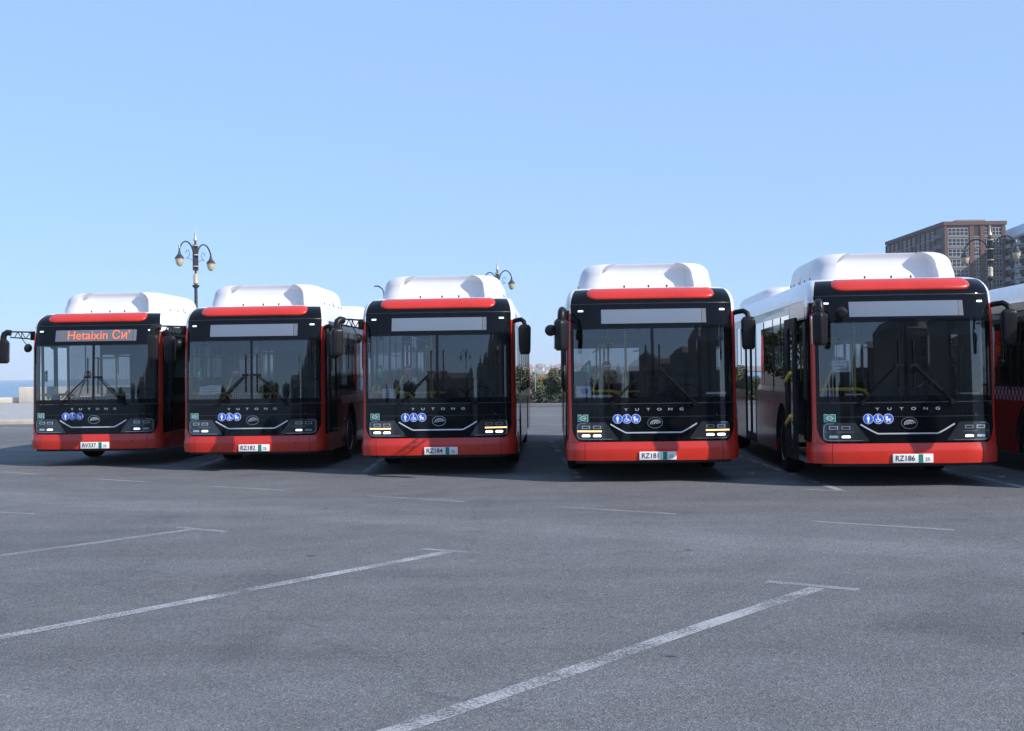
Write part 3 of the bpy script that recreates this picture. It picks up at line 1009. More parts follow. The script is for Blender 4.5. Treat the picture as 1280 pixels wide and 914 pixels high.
# --- stickers: three blue discs with white figures, green gas label
for k in range(3):
    cx, cz, r_ = -0.525 + k * 0.134, 0.935, 0.069
    rim_ = part('sticker_disc', nose_prism(ring_pts(cx, cz, r_, r_, 28), 0.004, 0.0), 'sign_white')
    part('sticker_face', nose_prism(ring_pts(cx, cz, r_ - .005, r_ - .005, 28), 0.0055, 0.003), 'blue_sign', parent=rim_)
    figs = []
    if k == 0:      # walking person
        figs = [ring_pts(cx, cz + .040, .011, .011, 10), [(cx - .018, cz + .026), (cx - .020, cz - .008), (cx - .010, cz - .008), (cx - .010, cz - .05), (cx + .010, cz - .05), (cx + .010, cz - .008), (cx + .020, cz - .008), (cx + .018, cz + .026)]]
    elif k == 1:    # wheelchair
        figs = [ring_pts(cx - .004, cz + .042, .010, .010, 10), [(cx - .012, cz + .03), (cx, cz + .03), (cx + .004, cz), (cx + .028, cz), (cx + .040, cz - .03), (cx + .030, cz - .033), (cx + .020, cz - .012), (cx - .010, cz - .012)]]
        part('sticker_figure', nose_ring(cx - .006, cz - .018, .028, .028, .008, 0.007, 0.005, 130, 380, 18), 'sign_white', parent=rim_)
    else:           # pram
        figs = [[(cx - .042, cz + .002), (cx + .038, cz + .002), (cx + .024, cz - .022), (cx - .026, cz - .022)], [(cx - .042, cz + .006), (cx - .002, cz + .006), (cx - .010, cz + .040), (cx - .034, cz + .032)],
                ring_pts(cx - .02, cz - .034, .010, .010, 10), ring_pts(cx + .018, cz - .034, .010, .010, 10)]
    for fg in figs:
        part('sticker_figure', nose_prism(fg, 0.007, 0.005), 'sign_white', parent=rim_)
gl_ = part('gas_label', nose_prism([(-1.105, 0.895), (-0.955, 0.895), (-0.955, 1.0), (-1.105, 1.0)], 0.004, 0.0), 'sign_white')
part('gas_label_face', nose_prism([(-1.10, 0.90), (-0.96, 0.90), (-0.96, 0.995), (-1.10, 0.995)], 0.0055, 0.003), 'sign_green', parent=gl_)
part('gas_label_mark', nose_line([(-1.075, .947), (-1.045, .975), (-1.015, .975), (-0.985, .947), (-1.015, .918), (-1.045, .918), (-1.075, .947)], 0.008, 0.007, 0.005), 'sign_white', parent=gl_)
part('gas_label_lettering', nose_text('CNG', 0.036, -1.03, 0.947, 0.0062), 'sign_white', parent=gl_)
part('sensor', nose_prism(ring_pts(0.93, 0.985, .012, .012, 10), 0.006, 0.0), 'seam')

# --- wipers
for s in (-1, 1):
    px, pz = s * 0.60, 1.155
    tip = (s * 0.10, 1.66)
    arm = MB()
    path = [nx(px + (tip[0] - px) * t, pz + (tip[1] - pz) * t, 0.05 + 0.03 * math.sin(math.pi * t)) for t in lin(0, 1, 9)]
    arm.tube(path, 0.011, 6, 0.007)
    path2 = [nx(px + .05 * s + (tip[0] - px - .02 * s) * t, pz - .015 + (tip[1] - pz) * t, 0.045 + 0.03 * math.sin(math.pi * t)) for t in lin(0, 0.96, 9)]
    arm.tube(path2, 0.006, 6)
    wa = part('wiper', arm, 'rubber')
    part('wiper_pivot', MB().lathe([(0.0, -.07), (0.03, -.07), (0.035, -.02), (0.03, 0.02), (0, .02)], 12, origin=tuple(nx(px, pz)), axis='Y'), 'plastic', parent=wa)
    bl = MB()
    bl.tube([nx(s * 0.10, z, 0.022) for z in lin(1.36, 2.02, 14)], 0.010, 6)
    bl.tube([nx(s * 0.10, z, 0.012) for z in lin(1.36, 2.02, 14)], 0.006, 4)
    part('wiper_blade', bl, 'rubber', parent=wa)
    part('wiper_joint', MB().box(-.06, .06, -.02, .02, -.018, .018), 'plastic', parent=wa, loc=tuple(nx(s * 0.10, 1.66, 0.035)))

# --- mirrors
def housing(w, h, d):
    mb = MB()
    lv = []
    for t in (0, .04, .08, .13, .3, .5, .7, .87, .91, .95, .98, 1.0):
        zz = -h / 2 + h * t
        k = 1.0 - 0.22 * max(0, (0.13 - t) / 0.13) ** 2 - 0.38 * max(0, (t - 0.87) / 0.13) ** 2
        taper = 0.86 + 0.14 * t
        lv.append((zz, w / 2 * k * taper, d / 2 * k))
    n = 20
    vs_ = []
    for zz, a, b in lv:
        for j in range(n):
            th = 2 * math.pi * j / n
            c, q = math.cos(th), math.sin(th)
            vs_.append((a * math.copysign(abs(c) ** 0.38, c), b * math.copysign(abs(q) ** 0.38, q), zz))
    fs = [(k * n + j, k * n + (j + 1) % n, (k + 1) * n + (j + 1) % n, (k + 1) * n + j) for k in range(len(lv) - 1) for j in range(n)]
    fs += [tuple(range(n - 1, -1, -1)), tuple((len(lv) - 1) * n + j for j in range(n))]
    return mb.add(vs_, fs)
MIR_L = {0: 12, 1: 30, 2: 52, 3: 80, 4: 92, 5: 60}
for k in range(6):
    arm = MB()
    L_ = 0.50
    arm.rbox(-0.13, 0.0, -.035, .035, -.08, .09, .01)
    arm.tube([(-.12, 0, .075), (-L_, 0, .085)], 0.014, 6)
    arm.tube([(-.12, 0, -.055), (-L_, 0, -.02)], 0.012, 6)
    zz = [(-.13, .075), (-.22, -.05), (-.29, .08), (-.29, -.045), (-.36, .08), (-.42, -.03)]
    for a, b in zip(zz[:-1], zz[1:]):
        arm.tube([(a[0], 0, a[1]), (b[0], 0, b[1])], 0.008, 5)
    a_ = part('mirror_arm', arm, 'plastic', only={k}, loc=(-1.22, 0.42, 2.46), rot=(0, 0, R(MIR_L[k])))
    el = MB().tube([(-L_ + .02, 0, .06), (-L_ - .05, 0, .07), (-L_ - .10, 0, .04), (-L_ - .12, 0, -.02), (-L_ - .12, 0, -.07)], 0.058, 12)
    part('mirror_elbow', el, 'mirror_plastic', parent=a_, only={k})
    part('mirror_housing', housing(0.185, 0.45, 0.16), 'mirror_plastic', parent=a_, only={k}, loc=(-L_ - .12, 0, -.29), rot=(0, 0, R(-MIR_L[k] * 0.5)), sharp=60)
    part('mirror_glass', MB().prism([(-.085, -.20), (.085, -.20), (.095, .17), (-.095, .17)], lambda a, b, e: (a * .9, .065 + e, b), 0, 0.022), 'mirror_glass', parent=a_, only={k}, loc=(-L_ - .12, 0, -.29), rot=(0, 0, R(-MIR_L[k] * 0.5)))
    sp = {4: (-0.23, 0.08), 3: (0.13, -.16)}.get(k, (-.26, -.03))
    st = MB().tube([(-.30, 0, -.02), (-.25, -.02, -.10), (-.18, -.02, -.19)], 0.008, 5) if k < 3 else MB().tube([(-L_ - .1, 0, .0), (-L_ - .12, sp[0] * .7, -.08), (-L_ - .12, sp[0], -.16)], 0.008, 5)
    stay = part('mirror_stay', st, 'plastic', parent=a_, only={k})
    part('spot_mirror', MB().lathe([(0.0, -.05), (0.05, -.045), (0.075, -.02), (0.085, .01), (0.08, .02), (0.0, .02)], 18, axis='Y'), 'mirror_plastic', parent=a_, only={k},
         loc=(-.17, -.02, -.23) if k < 3 else (-L_ - .12, sp[0] * 1.25, -.22 if k != 4 else -.08), rot=(0.2, 0, R(50 if k < 3 else -MIR_L[k])))
# right-hand mirror: short bent arm
arm = MB().tube([(1.20, 0.42, 2.47), (1.27, 0.30, 2.49), (1.36, 0.20, 2.50), (1.41, 0.16, 2.46), (1.42, 0.15, 2.40)], 0.038, 10)
a_ = part('mirror_arm', arm, 'plastic')
part('mirror_housing', housing(0.205, 0.48, 0.16), 'mirror_plastic', parent=a_, loc=(1.42, 0.15, 2.17), sharp=60)
part('mirror_glass', MB().prism([(-.09, -.20), (.09, -.20), (.10, .18), (-.10, .18)], lambda a, b, e: (a * .93, .065 + e, b), 0, 0.022), 'mirror_glass', parent=a_, loc=(1.42, 0.15, 2.17))

# --- inside
part('dashboard', MB().rbox(-0.35, 1.14, 0.34, 0.85, 0.42, 1.19, 0.06).rbox(-1.12, -0.36, 0.40, 0.55, 0.42, 1.15, 0.05), 'dark_in')
sw_ = MB()
sw_.tube([(0.62 + 0.23 * math.cos(a), 0.98 + 0.10 * math.sin(a), 1.22 + 0.20 * math.sin(a)) for a in lin(0, 2 * math.pi, 25)], 0.016, 8)
sw_.tube([(0.39, 0.98, 1.22), (0.62, 0.96, 1.20), (0.85, 0.98, 1.22)], 0.014, 6).tube([(0.62, 0.96, 1.20), (0.62, 0.8, 1.0)], 0.03, 8)
part('steering_wheel', sw_, 'plastic')
ds = part('driver_seat', MB().rbox(0.38, 0.88, 1.35, 1.85, 0.75, 0.88, .04).rbox(0.38, 0.88, 1.78, 1.92, 0.88, 1.55, .05).rbox(0.50, 0.76, 1.78, 1.88, 1.57, 1.80, .04).box(0.5, 0.75, 1.45, 1.75, 0.42, 0.76), 'seat')
part('driver_partition', MB().box(-0.05, 1.2, 2.02, 2.05, 0.42, 2.43).box(0.08, 0.12, 1.2, 2.02, 0.42, 1.15), 'dark_in')
rail = MB().tube([(-1.13, 0.36, 1.34), (-0.60, 0.33, 1.34), (-0.50, 0.33, 1.32), (-0.45, 0.33, 1.26), (-0.44, 0.33, 1.16), (-0.44, 0.33, 0.5)], 0.024, 8)
part('grab_rail', rail, 'yellow')
part('grab_rail', MB().tube([(-0.28, 1.9, 0.42), (-0.28, 1.9, 2.44)], 0.018, 8), 'yellow')
part('grab_rail', MB().tube([(-0.95, 1.4, 1.05), (-0.72, 1.4, 1.62)], 0.02, 8), 'yellow')
part('grab_rail', MB().tube([(-0.72, 1.9, 2.05), (-0.28, 1.9, 2.05)], 0.014, 8), 'yellow')
part('grab_rail', MB().tube([(-0.65, 2.2, 1.30), (-0.40, 2.2, 1.30), (0.06, 2.2, 1.30)], 0.016, 8), 'yellow')
for y in (3.6, 5.3, 7.2, 9.2):
    for s in (-1, 1):
        part('pole', MB().tube([(s * 0.48, y, 0.42), (s * 0.48, y, 2.44)], 0.017, 8), 'yellow')
for s in (-1, 1):
    part('ceiling_rail', MB().tube([(s * 0.48, 2.3, 2.1), (s * 0.48, 11.2, 2.1)], 0.016, 8), 'yellow')
seat_me = MB().rbox(-.22, .22, 0, .44, .42, .52, .03).rbox(-.22, .22, .38, .48, .52, 1.02, .04).box(-.05, .05, .1, .35, 0, .42).mesh('passenger_seat', 'seat')
for y in (3.2, 4.1, 7.2, 8.0, 9.6, 10.5):
    for x in (-0.95, 0.95, 0.5):
        if not (x < 0 and 5.2 < y < 7.1):
            part('passenger_seat', seat_me, loc=(x, y, 0.42 if y < 7 else 0.62))
part('sun_blind', MB().box(0.06, 1.08, 0.33, 0.35, 2.08, 2.27), 'dark_in')
part('ceiling_hatch', MB().lathe([(0.0, 0), (.22, 0), (.20, -.05), (0, -.06)], 20), 'grey_in', loc=(-0.28, 1.5, 2.44))
part('camera_dome', MB().lathe([(0.0, 0), (.05, 0), (.055, -.05), (0.03, -.09), (0, -.10)], 12), 'plastic', loc=(-0.98, 0.55, 2.30))
part('validator', MB().rbox(-1.02, -0.86, 0.50, 0.58, 1.20, 1.36, .02), 'plastic')
part('validator_screen', MB().box(-1.00, -0.88, 0.485, 0.498, 1.24, 1.34), 'blue_sign')
# signs stuck inside the windshield
sg = part('arrow_sign', MB().prism([(-0.90, 1.58), (-0.90, 1.80)] + [(-0.90 - 0.10 * math.sin(a), 1.69 + 0.11 * math.cos(a)) for a in lin(0.15, math.pi - .15, 10)], lambda a, b, e: (a, nx(a, b).y + 0.03 + e, b), 0, 0.004), 'sign_lime')
part('arrow_mark', MB().prism([(-0.955, 1.635), (-0.935, 1.635), (-0.935, 1.70), (-0.92, 1.70), (-0.945, 1.745), (-0.97, 1.70), (-0.955, 1.70)], lambda a, b, e: (a, nx(a, b).y + 0.027 + e, b), 0, 0.002), 'sign_white', parent=sg)
rs = part('stop_sign', MB().prism(ring_pts(-0.62, 1.72, .075, .075, 20), lambda a, b, e: (a, 1.30 + e, b), 0, 0.006), 'sign_red')
part('stop_bar', MB().box(-0.67, -0.57, 1.292, 1.299, 1.708, 1.732), 'sign_white', parent=rs)

# notices on the dash, different in each bus
def notice(k, x0, x1, z0, z1, mat='paper', lines=3):
    def fn(a, b, e):
        return (a, nx(a, b).y + 0.025 + e, b)
    p = part('paper_notice', MB().prism([(x0, z0), (x1, z0), (x1, z1), (x0, z1)], fn, 0, 0.003), mat, only={k})
    for i in range(lines):
        zc = z0 + (z1 - z0) * (i + 0.7) / (lines + 0.5)
        w = (x1 - x0)
        part('notice_line', MB().prism([(x0 + w * .12, zc), (x1 - w * (.12 + .2 * (i % 2)), zc), (x1 - w * (.12 + .2 * (i % 2)), zc + .010), (x0 + w * .12, zc + .010)], lambda a, b, e: (a, nx(a, b).y + 0.0225 + e, b), 0, 0.002), 'ink_grey', parent=p, only={k})
notice(0, -0.92, -0.70, 1.36, 1.50)
notice(0, -0.92, -0.80, 1.28, 1.34, lines=0)
notice(1, -0.94, -0.66, 1.33, 1.47, lines=2)
notice(1, -0.78, -0.55, 1.35, 1.49)
notice(2, -0.90, -0.68, 1.25, 1.40)
notice(3, -1.12, -0.90, 1.26, 1.42, lines=0)
part('notice_picture', MB().prism(ring_pts(-1.0, 1.35, .055, .045, 14), lambda a, b, e: (a, nx(a, b).y + 0.0215 + e, b), 0, 0.002), 'blue_sign', only={3})
notice(3, -0.89, -0.60, 1.255, 1.29, lines=0)
notice(3, 0.78, 1.08, 1.28, 1.31, lines=0)
notice(4, -0.98, -0.74, 1.58, 1.74)
notice(4, -0.82, -0.58, 1.262, 1.28, lines=0)
notice(4, 0.72, 1.0, 1.262, 1.275, lines=0)

# number plates
PLATES = {0: 'RV337', 1: 'RZ182', 2: 'RZ184', 3: 'RZ181', 4: 'RZ186', 5: None}
pl_y = nx(0, 0.42).y - 0.030
plate_me = MB().rbox(-0.27, 0.27, -0.02, 0.004, -0.06, 0.06, 0.006).mesh('number_plate', 'plate')
strip_me = MB().box(0.075, 0.135, -0.0225, -0.015, -0.057, 0.057).mesh('plate_strip', 'plate_green')
def flat_text(txt, size, sx=1.0, bold=0.0):
    v, f = text_2d(txt, size, 1.0, bold)
    return MB().add([(a * sx, -0.0235, b) for a, b in v], f)
yr_me = flat_text('25', 0.065).mesh('plate_year', 'ink')
for k in range(5):
    p = part('number_plate', plate_me, only={k}, loc=(0.05, pl_y, 0.395))
    part('plate_strip', strip_me, only={k}, parent=p)
    part('plate_year', yr_me, only={k}, parent=p, loc=(0.195, 0, -0.012))
    part('plate_number', flat_text(PLATES[k], 0.105, 0.92, 0.001), 'ink', only={k}, parent=p, loc=(-0.105, 0, 0))
# lit lettering of the first bus
v, f = text_2d('Hetaixin Си\'', 0.232, 1.0, 0.0)
part('sign_lettering', MB().add([nx(0.085 + a * 1.0, 2.44 + b, 0.0075) for a, b in v], f), 'led', parent=disp1, only={0})

BUSES = [(-7.82, 22.35, 3.0, 'red and black city bus with an orange lit destination sign, leftmost of the row'),
         (-4.54, 20.85, 2.6, 'red and black city bus with plate RZ182 and two papers on its dash'),
         (-1.21, 19.35, 2.0, 'red and black city bus with plate RZ184 and lit amber turn signals'),
         (2.06, 17.55, 1.9, 'red and black city bus with plate RZ181 and a blue picture card behind its windshield'),
         (5.38, 16.35, 3.4, 'city bus with plate RZ186 and a white notice hung high behind its windshield'),
         (8.85, 15.2, 3.2, 'city bus cut by the right edge, showing only its checkered red side')]
for k, (x, y, yaw, label) in enumerate(BUSES):
    root = link('city_bus', None, None, (x, y, 0), (0, 0, R(-yaw)))
    root.empty_display_size = 0.5
    tag(root, label, 'bus', 'city buses parked side by side in the row')
    made = {}
    for i, p in enumerate(PARTS):
        if p['only'] is not None and k not in p['only']:
            continue
        par = root if p['parent'] is None else made[p['parent']]
        o = link(p['name'], p['me'], par, p['loc'], p['rot'])
        if p['kind']:
            o['kind'] = p['kind']
        if p['label']:
            o['label'] = p['label']
        made[i] = o

# ------------------------------------------------------------------ street lamps
M['iron'] = basic('painted_iron', (0.035, 0.037, 0.045), 0.45, var=0.2, vscale=5)
M['gold'] = basic('gilded_band', (0.60, 0.53, 0.36), 0.4, metal=0.3, var=0.1)
M['pewter'] = basic('pale_fitting', (0.42, 0.40, 0.36), 0.45, metal=0.3)
M['globe'] = basic('lamp_globe', (0.52, 0.44, 0.30), 0.35, coat=0.4)

def arc_pts(cx, cz, r, a0, a1, n=12):
    return [(cx + r * math.cos(R(a)), 0, cz + r * math.sin(R(a))) for a in lin(a0, a1, n)]

LAMP = {}
mb = MB().lathe([(0.34, 0), (0.36, .10), (0.30, .22), (0.22, .35), (0.20, .9), (0.24, 1.0), (0.16, 1.12), (0.10, 1.3)], 16)
LAMP['base'] = mb.mesh('base', 'iron')
LAMP['pole'] = MB().lathe([(0.10, 1.29), (0.085, 3.5), (0.075, 5.9), (0.095, 5.92), (0.16, 5.98), (0.17, 6.05), (0.08, 6.08), (0.075, 6.1)], 12).mesh('pole', 'iron')
LAMP['gold_band'] = MB().lathe([(0.08, 6.101), (0.125, 6.15), (0.11, 6.35), (0.12, 6.55), (0.07, 6.60)], 14).mesh('gold_band', 'gold')
mb = MB().tube([(0, 0, 6.6), (0, 0, 8.15)], 0.05, 10)
for a in range(4):
    c, d = 0.13 * math.cos(a * math.pi / 2), 0.13 * math.sin(a * math.pi / 2)
    mb.tube([(c, d, 6.75), (c, d, 8.0)], 0.022, 6)
LAMP['upper_rods'] = mb.mesh('upper_rods', 'iron')
mb = MB()
for z in (6.95, 7.5, 7.95):
    mb.lathe([(0.06, z - .03), (0.17, z - .02), (0.17, z + .02), (0.06, z + .03)], 12)
LAMP['ring'] = mb.mesh('ring', 'gold')
LAMP['finial'] = MB().lathe([(0.05, 8.15), (0.10, 8.2), (0.075, 8.3), (0.045, 8.36), (0.05, 8.45), (0.0, 8.75)], 10).mesh('finial', 'pewter')
mb = MB().tube([(0.13, 0, 6.9), (0.14, 0, 7.5)] + arc_pts(0.80, 7.45, 0.62, 160, 30, 14) + [(1.40, 0, 7.68), (1.42, 0, 7.60)], 0.034, 8)
mb.tube(arc_pts(0.70, 7.50, 0.17, 0, 300, 12), 0.013, 5).tube([(0.15, 0, 7.15), (0.45, 0, 7.28), (0.85, 0, 7.28)], 0.012, 5)
LAMP['arm'] = mb.mesh('arm', 'iron')
LAMP['lamp_cap'] = MB().lathe([(0.0, .52), (0.05, .52), (0.05, .38), (0.09, .34), (0.09, .26), (0.14, .18), (0.26, .06), (0.31, 0.0), (0.31, -.04), (0.0, -.04)], 16).mesh('lamp_cap', 'iron')
LAMP['lamp_neck'] = MB().lathe([(0.0, .70), (0.06, .70), (0.07, .53), (0.0, .521)], 10).mesh('lamp_neck', 'pewter')
LAMP['globe'] = MB().lathe([(0.27, -.041), (0.285, -.10), (0.26, -.24), (0.19, -.38), (0.10, -.46), (0.0, -.48)], 16).mesh('globe', 'globe')
LAMP['lamp_rim'] = MB().lathe([(0.28, -.075), (0.325, -.065), (0.325, -.042), (0.28, -.0405)], 16).mesh('lamp_rim', 'pewter')

def street_lamp(x, y, yaw, label):
    r = link('street_lamp', None, None, (x, y, 0), (0, 0, R(yaw)))
    tag(r, label, 'street lamp', 'double-globe street lamps')
    for nm in ('base', 'pole', 'gold_band', 'upper_rods', 'ring', 'finial'):
        link(nm, LAMP[nm], r)
    for k in (0, 1):
        a = link('arm', LAMP['arm'], r, rot=(0, 0, math.pi * k))
        c = link('lamp_cap', LAMP['lamp_cap'], r, loc=((-1) ** k * 1.42, 0, 7.24))
        c.scale = (0.70, 0.70, 0.85)
        link('lamp_neck', LAMP['lamp_neck'], c)
        link('globe', LAMP['globe'], c)
        link('lamp_rim', LAMP['lamp_rim'], c)
street_lamp(-15.1, 57.5, 74, 'ornate double-globe street lamp above the second bus from the left')
street_lamp(-0.85, 76.0, -51, 'ornate double-globe street lamp peeking over the roof of the middle bus')
street_lamp(24.0, 60.0, -55, 'ornate double-globe street lamp in front of the brick tower block at right')
street_lamp(-3.4, -26.0, 30, 'double-globe street lamp behind the camera, mirrored in the windshield of the middle bus')
street_lamp(1.0, -62.0, 60, 'farther double-globe street lamp behind the camera, mirrored small in the windshields')

# plain roadside mast whose arm tip shows left of the middle bus fairing
mst = link('light_mast', None, None, (-12.5, 118.0, 0))
tag(mst, 'slender bent-arm light mast tip beside the fairing of the middle bus', 'light mast')
link('mast', MB().tube([(0, 0, 0), (0, 0, 9.7), (-.15, 0, 10.1), (-.5, 0, 10.35)], 0.07, 8).mesh('mast', 'iron'), mst)
link('lamp_head', MB().rbox(-0.95, -.45, -.1, .1, 10.30, 10.42, .03).mesh('lamp_head', 'iron'), mst)

# ------------------------------------------------------------------ trees and shrubs
def leaf_mat(name, c1, c2):
    m, nt, b = new_mat(name)
    n = noise_node(nt, 1.4, 4)
    r = ramp(nt, n.outputs['Fac'], [(0.3, c1), (0.7, c2)])
    nt.links.new(r.outputs['Color'], b.inputs['Base Color'])
    b.inputs['Roughness'].default_value = 0.6
    b.inputs['Specular IOR Level'].default_value = 0.25
    return m
M['leaf'] = leaf_mat('leaf_green', (0.035, 0.055, 0.022), (0.085, 0.105, 0.040))
M['leaf_dark'] = leaf_mat('leaf_dark', (0.018, 0.032, 0.016), (0.045, 0.065, 0.030))
M['leaf_olive'] = leaf_mat('leaf_olive', (0.085, 0.095, 0.055), (0.16, 0.165, 0.10))
M['leaf_orange'] = leaf_mat('leaf_orange', (0.50, 0.26, 0.08), (0.66, 0.40, 0.15))
M['bark'] = basic('bark', (0.10, 0.075, 0.055), 0.9, var=0.3, vscale=6, bump=0.5)

def crown_mesh(name, lobes, n, size, mat, rng):
    """lobes: (x,y,z,r); leaf faces spread through clumps"""
    vs_, fs = [], []
    tot = sum(l[3] ** 2 for l in lobes)
    for (x, y, z, r) in lobes:
        k = int(n * r * r / tot)
        for _ in range(k):
            d = Vector((rng.gauss(0, 1), rng.gauss(0, 1), rng.gauss(0, 1))).normalized()
            p = Vector((x, y, z)) + d * r * (0.55 + 0.5 * rng.random() ** 0.7)
            a = Vector((rng.gauss(0, 1), rng.gauss(0, 1), rng.gauss(0, .7))).normalized()
            b = a.orthogonal().normalized()
            b.rotate(Matrix.Rotation(rng.uniform(0, 6.28), 3, a))
            s1, s2 = size * rng.uniform(.7, 1.3), size * rng.uniform(.3, .55)
            o = len(vs_)
            vs_ += [p - a * s1, p + b * s2, p + a * s1, p - b * s2]
            fs.append((o, o + 1, o + 2, o + 3))
    me = bpy.data.meshes.new(name)
    me.from_pydata([tuple(v) for v in vs_], [], fs)
    me.materials.append(M[mat])
    return me

def tree(name, x, y, h, spread, mat, label, cat, group=None, seed=1, n=2600, leaf=0.16, conical=False, trunk=True):
    rng = random.Random(seed)
    r = link(name, None, None, (x, y, 0.05 if y > 0 else 0.0))
    tag(r, label, cat, group)
    t = MB()
    lobes = []
    if trunk:
        t.tube([(0, 0, 0), (rng.uniform(-.05, .05), 0, h * .3), (rng.uniform(-.1, .1), rng.uniform(-.1, .1), h * .75)], h * 0.022, 8, h * 0.008)
    for i in range(11 if not conical else 14):
        f = (i + .5) / (11 if not conical else 14)
        if conical:
            zc = h * (0.12 + .84 * f)
            rr = spread * (1.05 - f) * .55 + .08 * spread
            rad = spread * (1 - f) * .45
        else:
            zc = h * rng.uniform(.42, .86)
            rr = spread * rng.uniform(.28, .48)
            rad = spread * rng.uniform(.2, .75) * (1.15 - abs(zc / h - .6))
        a = rng.uniform(0, 6.28)
        q = (rad * math.cos(a), rad * math.sin(a), zc, rr)
        lobes.append(q)
        if trunk and not conical:
            t.tube([(0, 0, h * .34), (q[0] * .5, q[1] * .5, h * .34 + (zc - h * .34) * .6), (q[0], q[1], zc)], h * .009, 5, h * .003)
    if trunk:
        link('trunk', t.mesh('trunk', 'bark'), r)
    link('crown', crown_mesh('crown', lobes, n, leaf, mat, rng), r)
    return r

# the planting seen through the gap between the third and fourth bus and beyond the row
tree('shrub', 2.55, 59.5, 1.85, 0.8, 'leaf_olive', 'grey-green shrub right of the gap between the buses', 'shrub', seed=3, leaf=0.10)
tree('young_tree', 2.0, 60.3, 1.35, 0.45, 'leaf_olive', 'young grey-green tree in the middle of the gap between the buses', 'tree', seed=5, n=1600, leaf=0.09)
rb = link('orange_bush', None, None, (1.72, 69.0, 0.09))
tag(rb, 'pale orange bush in the gap between the buses', 'shrub')
link('trunk', MB().tube([(0, 0, 0), (.02, 0, .5), (0, 0, .95)], 0.035, 6, 0.015).mesh('trunk', 'bark'), rb)
link('crown', crown_mesh('crown', [(-.12, 0, 1.10, .15), (.08, .05, 1.16, .17), (.0, -.08, 1.24, .14), (-.16, .1, .98, .12)], 1200, 0.06, 'leaf_orange', random.Random(9)), rb)
for k, (x, y, h, sp, m_, lb) in enumerate(((1.35, 63.5, 1.25, 0.55, 'leaf_olive', 'low grey-green shrub left of the orange bush in the gap'),
                                          (2.35, 66.0, 1.35, 0.6, 'leaf', 'low green shrub behind the grey-green one, right of the orange bush'),
                                          (1.9, 75.0, 1.55, 0.9, 'leaf_olive', 'pale shrub far behind the orange bush in the gap'),
                                          (3.1, 72.0, 1.7, 0.8, 'leaf', 'green shrub far behind, at the right side of the gap'))):
    tree('shrub', x, y, h, sp, m_, lb, 'shrub', seed=50 + k, n=1300, leaf=0.08)
tree('tall_shrub', 4.3, 60.5, 2.1, 1.0, 'leaf_olive', 'tall grey-green shrub behind the bus with plate RZ181', 'shrub', seed=11, leaf=0.12)
tree('shade_tree', 9.5, 63.0, 4.2, 2.0, 'leaf', 'green tree behind the rear of the bus with plate RZ186', 'tree', seed=12)
tree('shade_tree', -4.2, 62.0, 3.4, 1.6, 'leaf', 'green tree hidden behind the middle bus', 'tree', seed=14)
tree('shade_tree', 17.5, 65.0, 4.5, 2.2, 'leaf_dark', 'dark tree beyond the rightmost bus', 'tree', seed=15)
hd = MB()
hedge = crown_mesh('hedge', [(x, 58.3 + 0.15 * math.sin(x * 3), 0.33 + .05 * math.sin(x * 1.7), 0.32) for x in lin(-6, 22, 60)], 12000, 0.08, 'leaf_dark', random.Random(21))
tag(link('hedge', hedge), 'low dark hedge along the far edge of the lot', 'hedge')
tag(link('garden_pole', MB().tube([(1.13, 58.9, 0.05), (1.13, 58.9, 1.9)], 0.02, 6).mesh('garden_pole', 'pewter')), 'thin grey pole in the hedge, left side of the gap between the buses', 'pole')

# trees behind the camera that the windshields mirror
TREE_LAB = ['round dark park tree third from the far end of the mirrored row', 'small round dark park tree beside the conical pair in the mirrored row',
            'slim conical park tree next to the small round one, mirrored in windshields', 'slim conical park tree in the middle of the mirrored row',
            'round dark park tree between two conical ones in the mirrored row', 'tallest conical park tree of the mirrored row, near the turreted houses',
            'wide round park tree second from the far end of the mirrored row', 'round park tree at the far end of the mirrored row']
for i, (x, y, h, sp, con) in enumerate(((-16, -48, 6.0, 2.6, False), (-9, -55, 5.0, 2.2, False), (-4.5, -50, 6.5, 1.7, True), (3.0, -58, 7.5, 1.6, True), (8.0, -52, 5.5, 2.4, False), (13, -60, 8.5, 1.8, True), (-24, -52, 6.0, 2.8, False), (-32, -46, 5.5, 2.6, False))):
    tree('park_tree', x, y, h, sp, 'leaf_dark', TREE_LAB[i], 'tree', 'trees behind the camera', seed=30 + i, n=1500, leaf=0.26, conical=con)

# ------------------------------------------------------------------ buildings
M['brick'] = basic('raw_brick', (0.13, 0.075, 0.06), 0.9, var=0.18, vscale=0.35)
M['block'] = basic('raw_block', (0.14, 0.118, 0.11), 0.9, var=0.15, vscale=0.25)
M['concrete'] = basic('concrete', (0.22, 0.20, 0.195), 0.85, var=0.12, vscale=0.4)
M['white_frame'] = basic('white_window_frame', (0.38, 0.39, 0.41), 0.5)
M['dark_glass'] = basic('dark_window', (0.025, 0.03, 0.04), 0.12)
M['void'] = basic('unglazed_opening', (0.05, 0.04, 0.04), 0.9)
M['render_blue'] = basic('pale_blue_render', (0.50, 0.57, 0.66), 0.85, var=0.08, vscale=0.3)
M['render_cream'] = basic('cream_render', (0.26, 0.24, 0.215), 0.85, var=0.1, vscale=0.3)
M['rust_panel'] = basic('rust_panel', (0.20, 0.07, 0.06), 0.8, var=0.2)

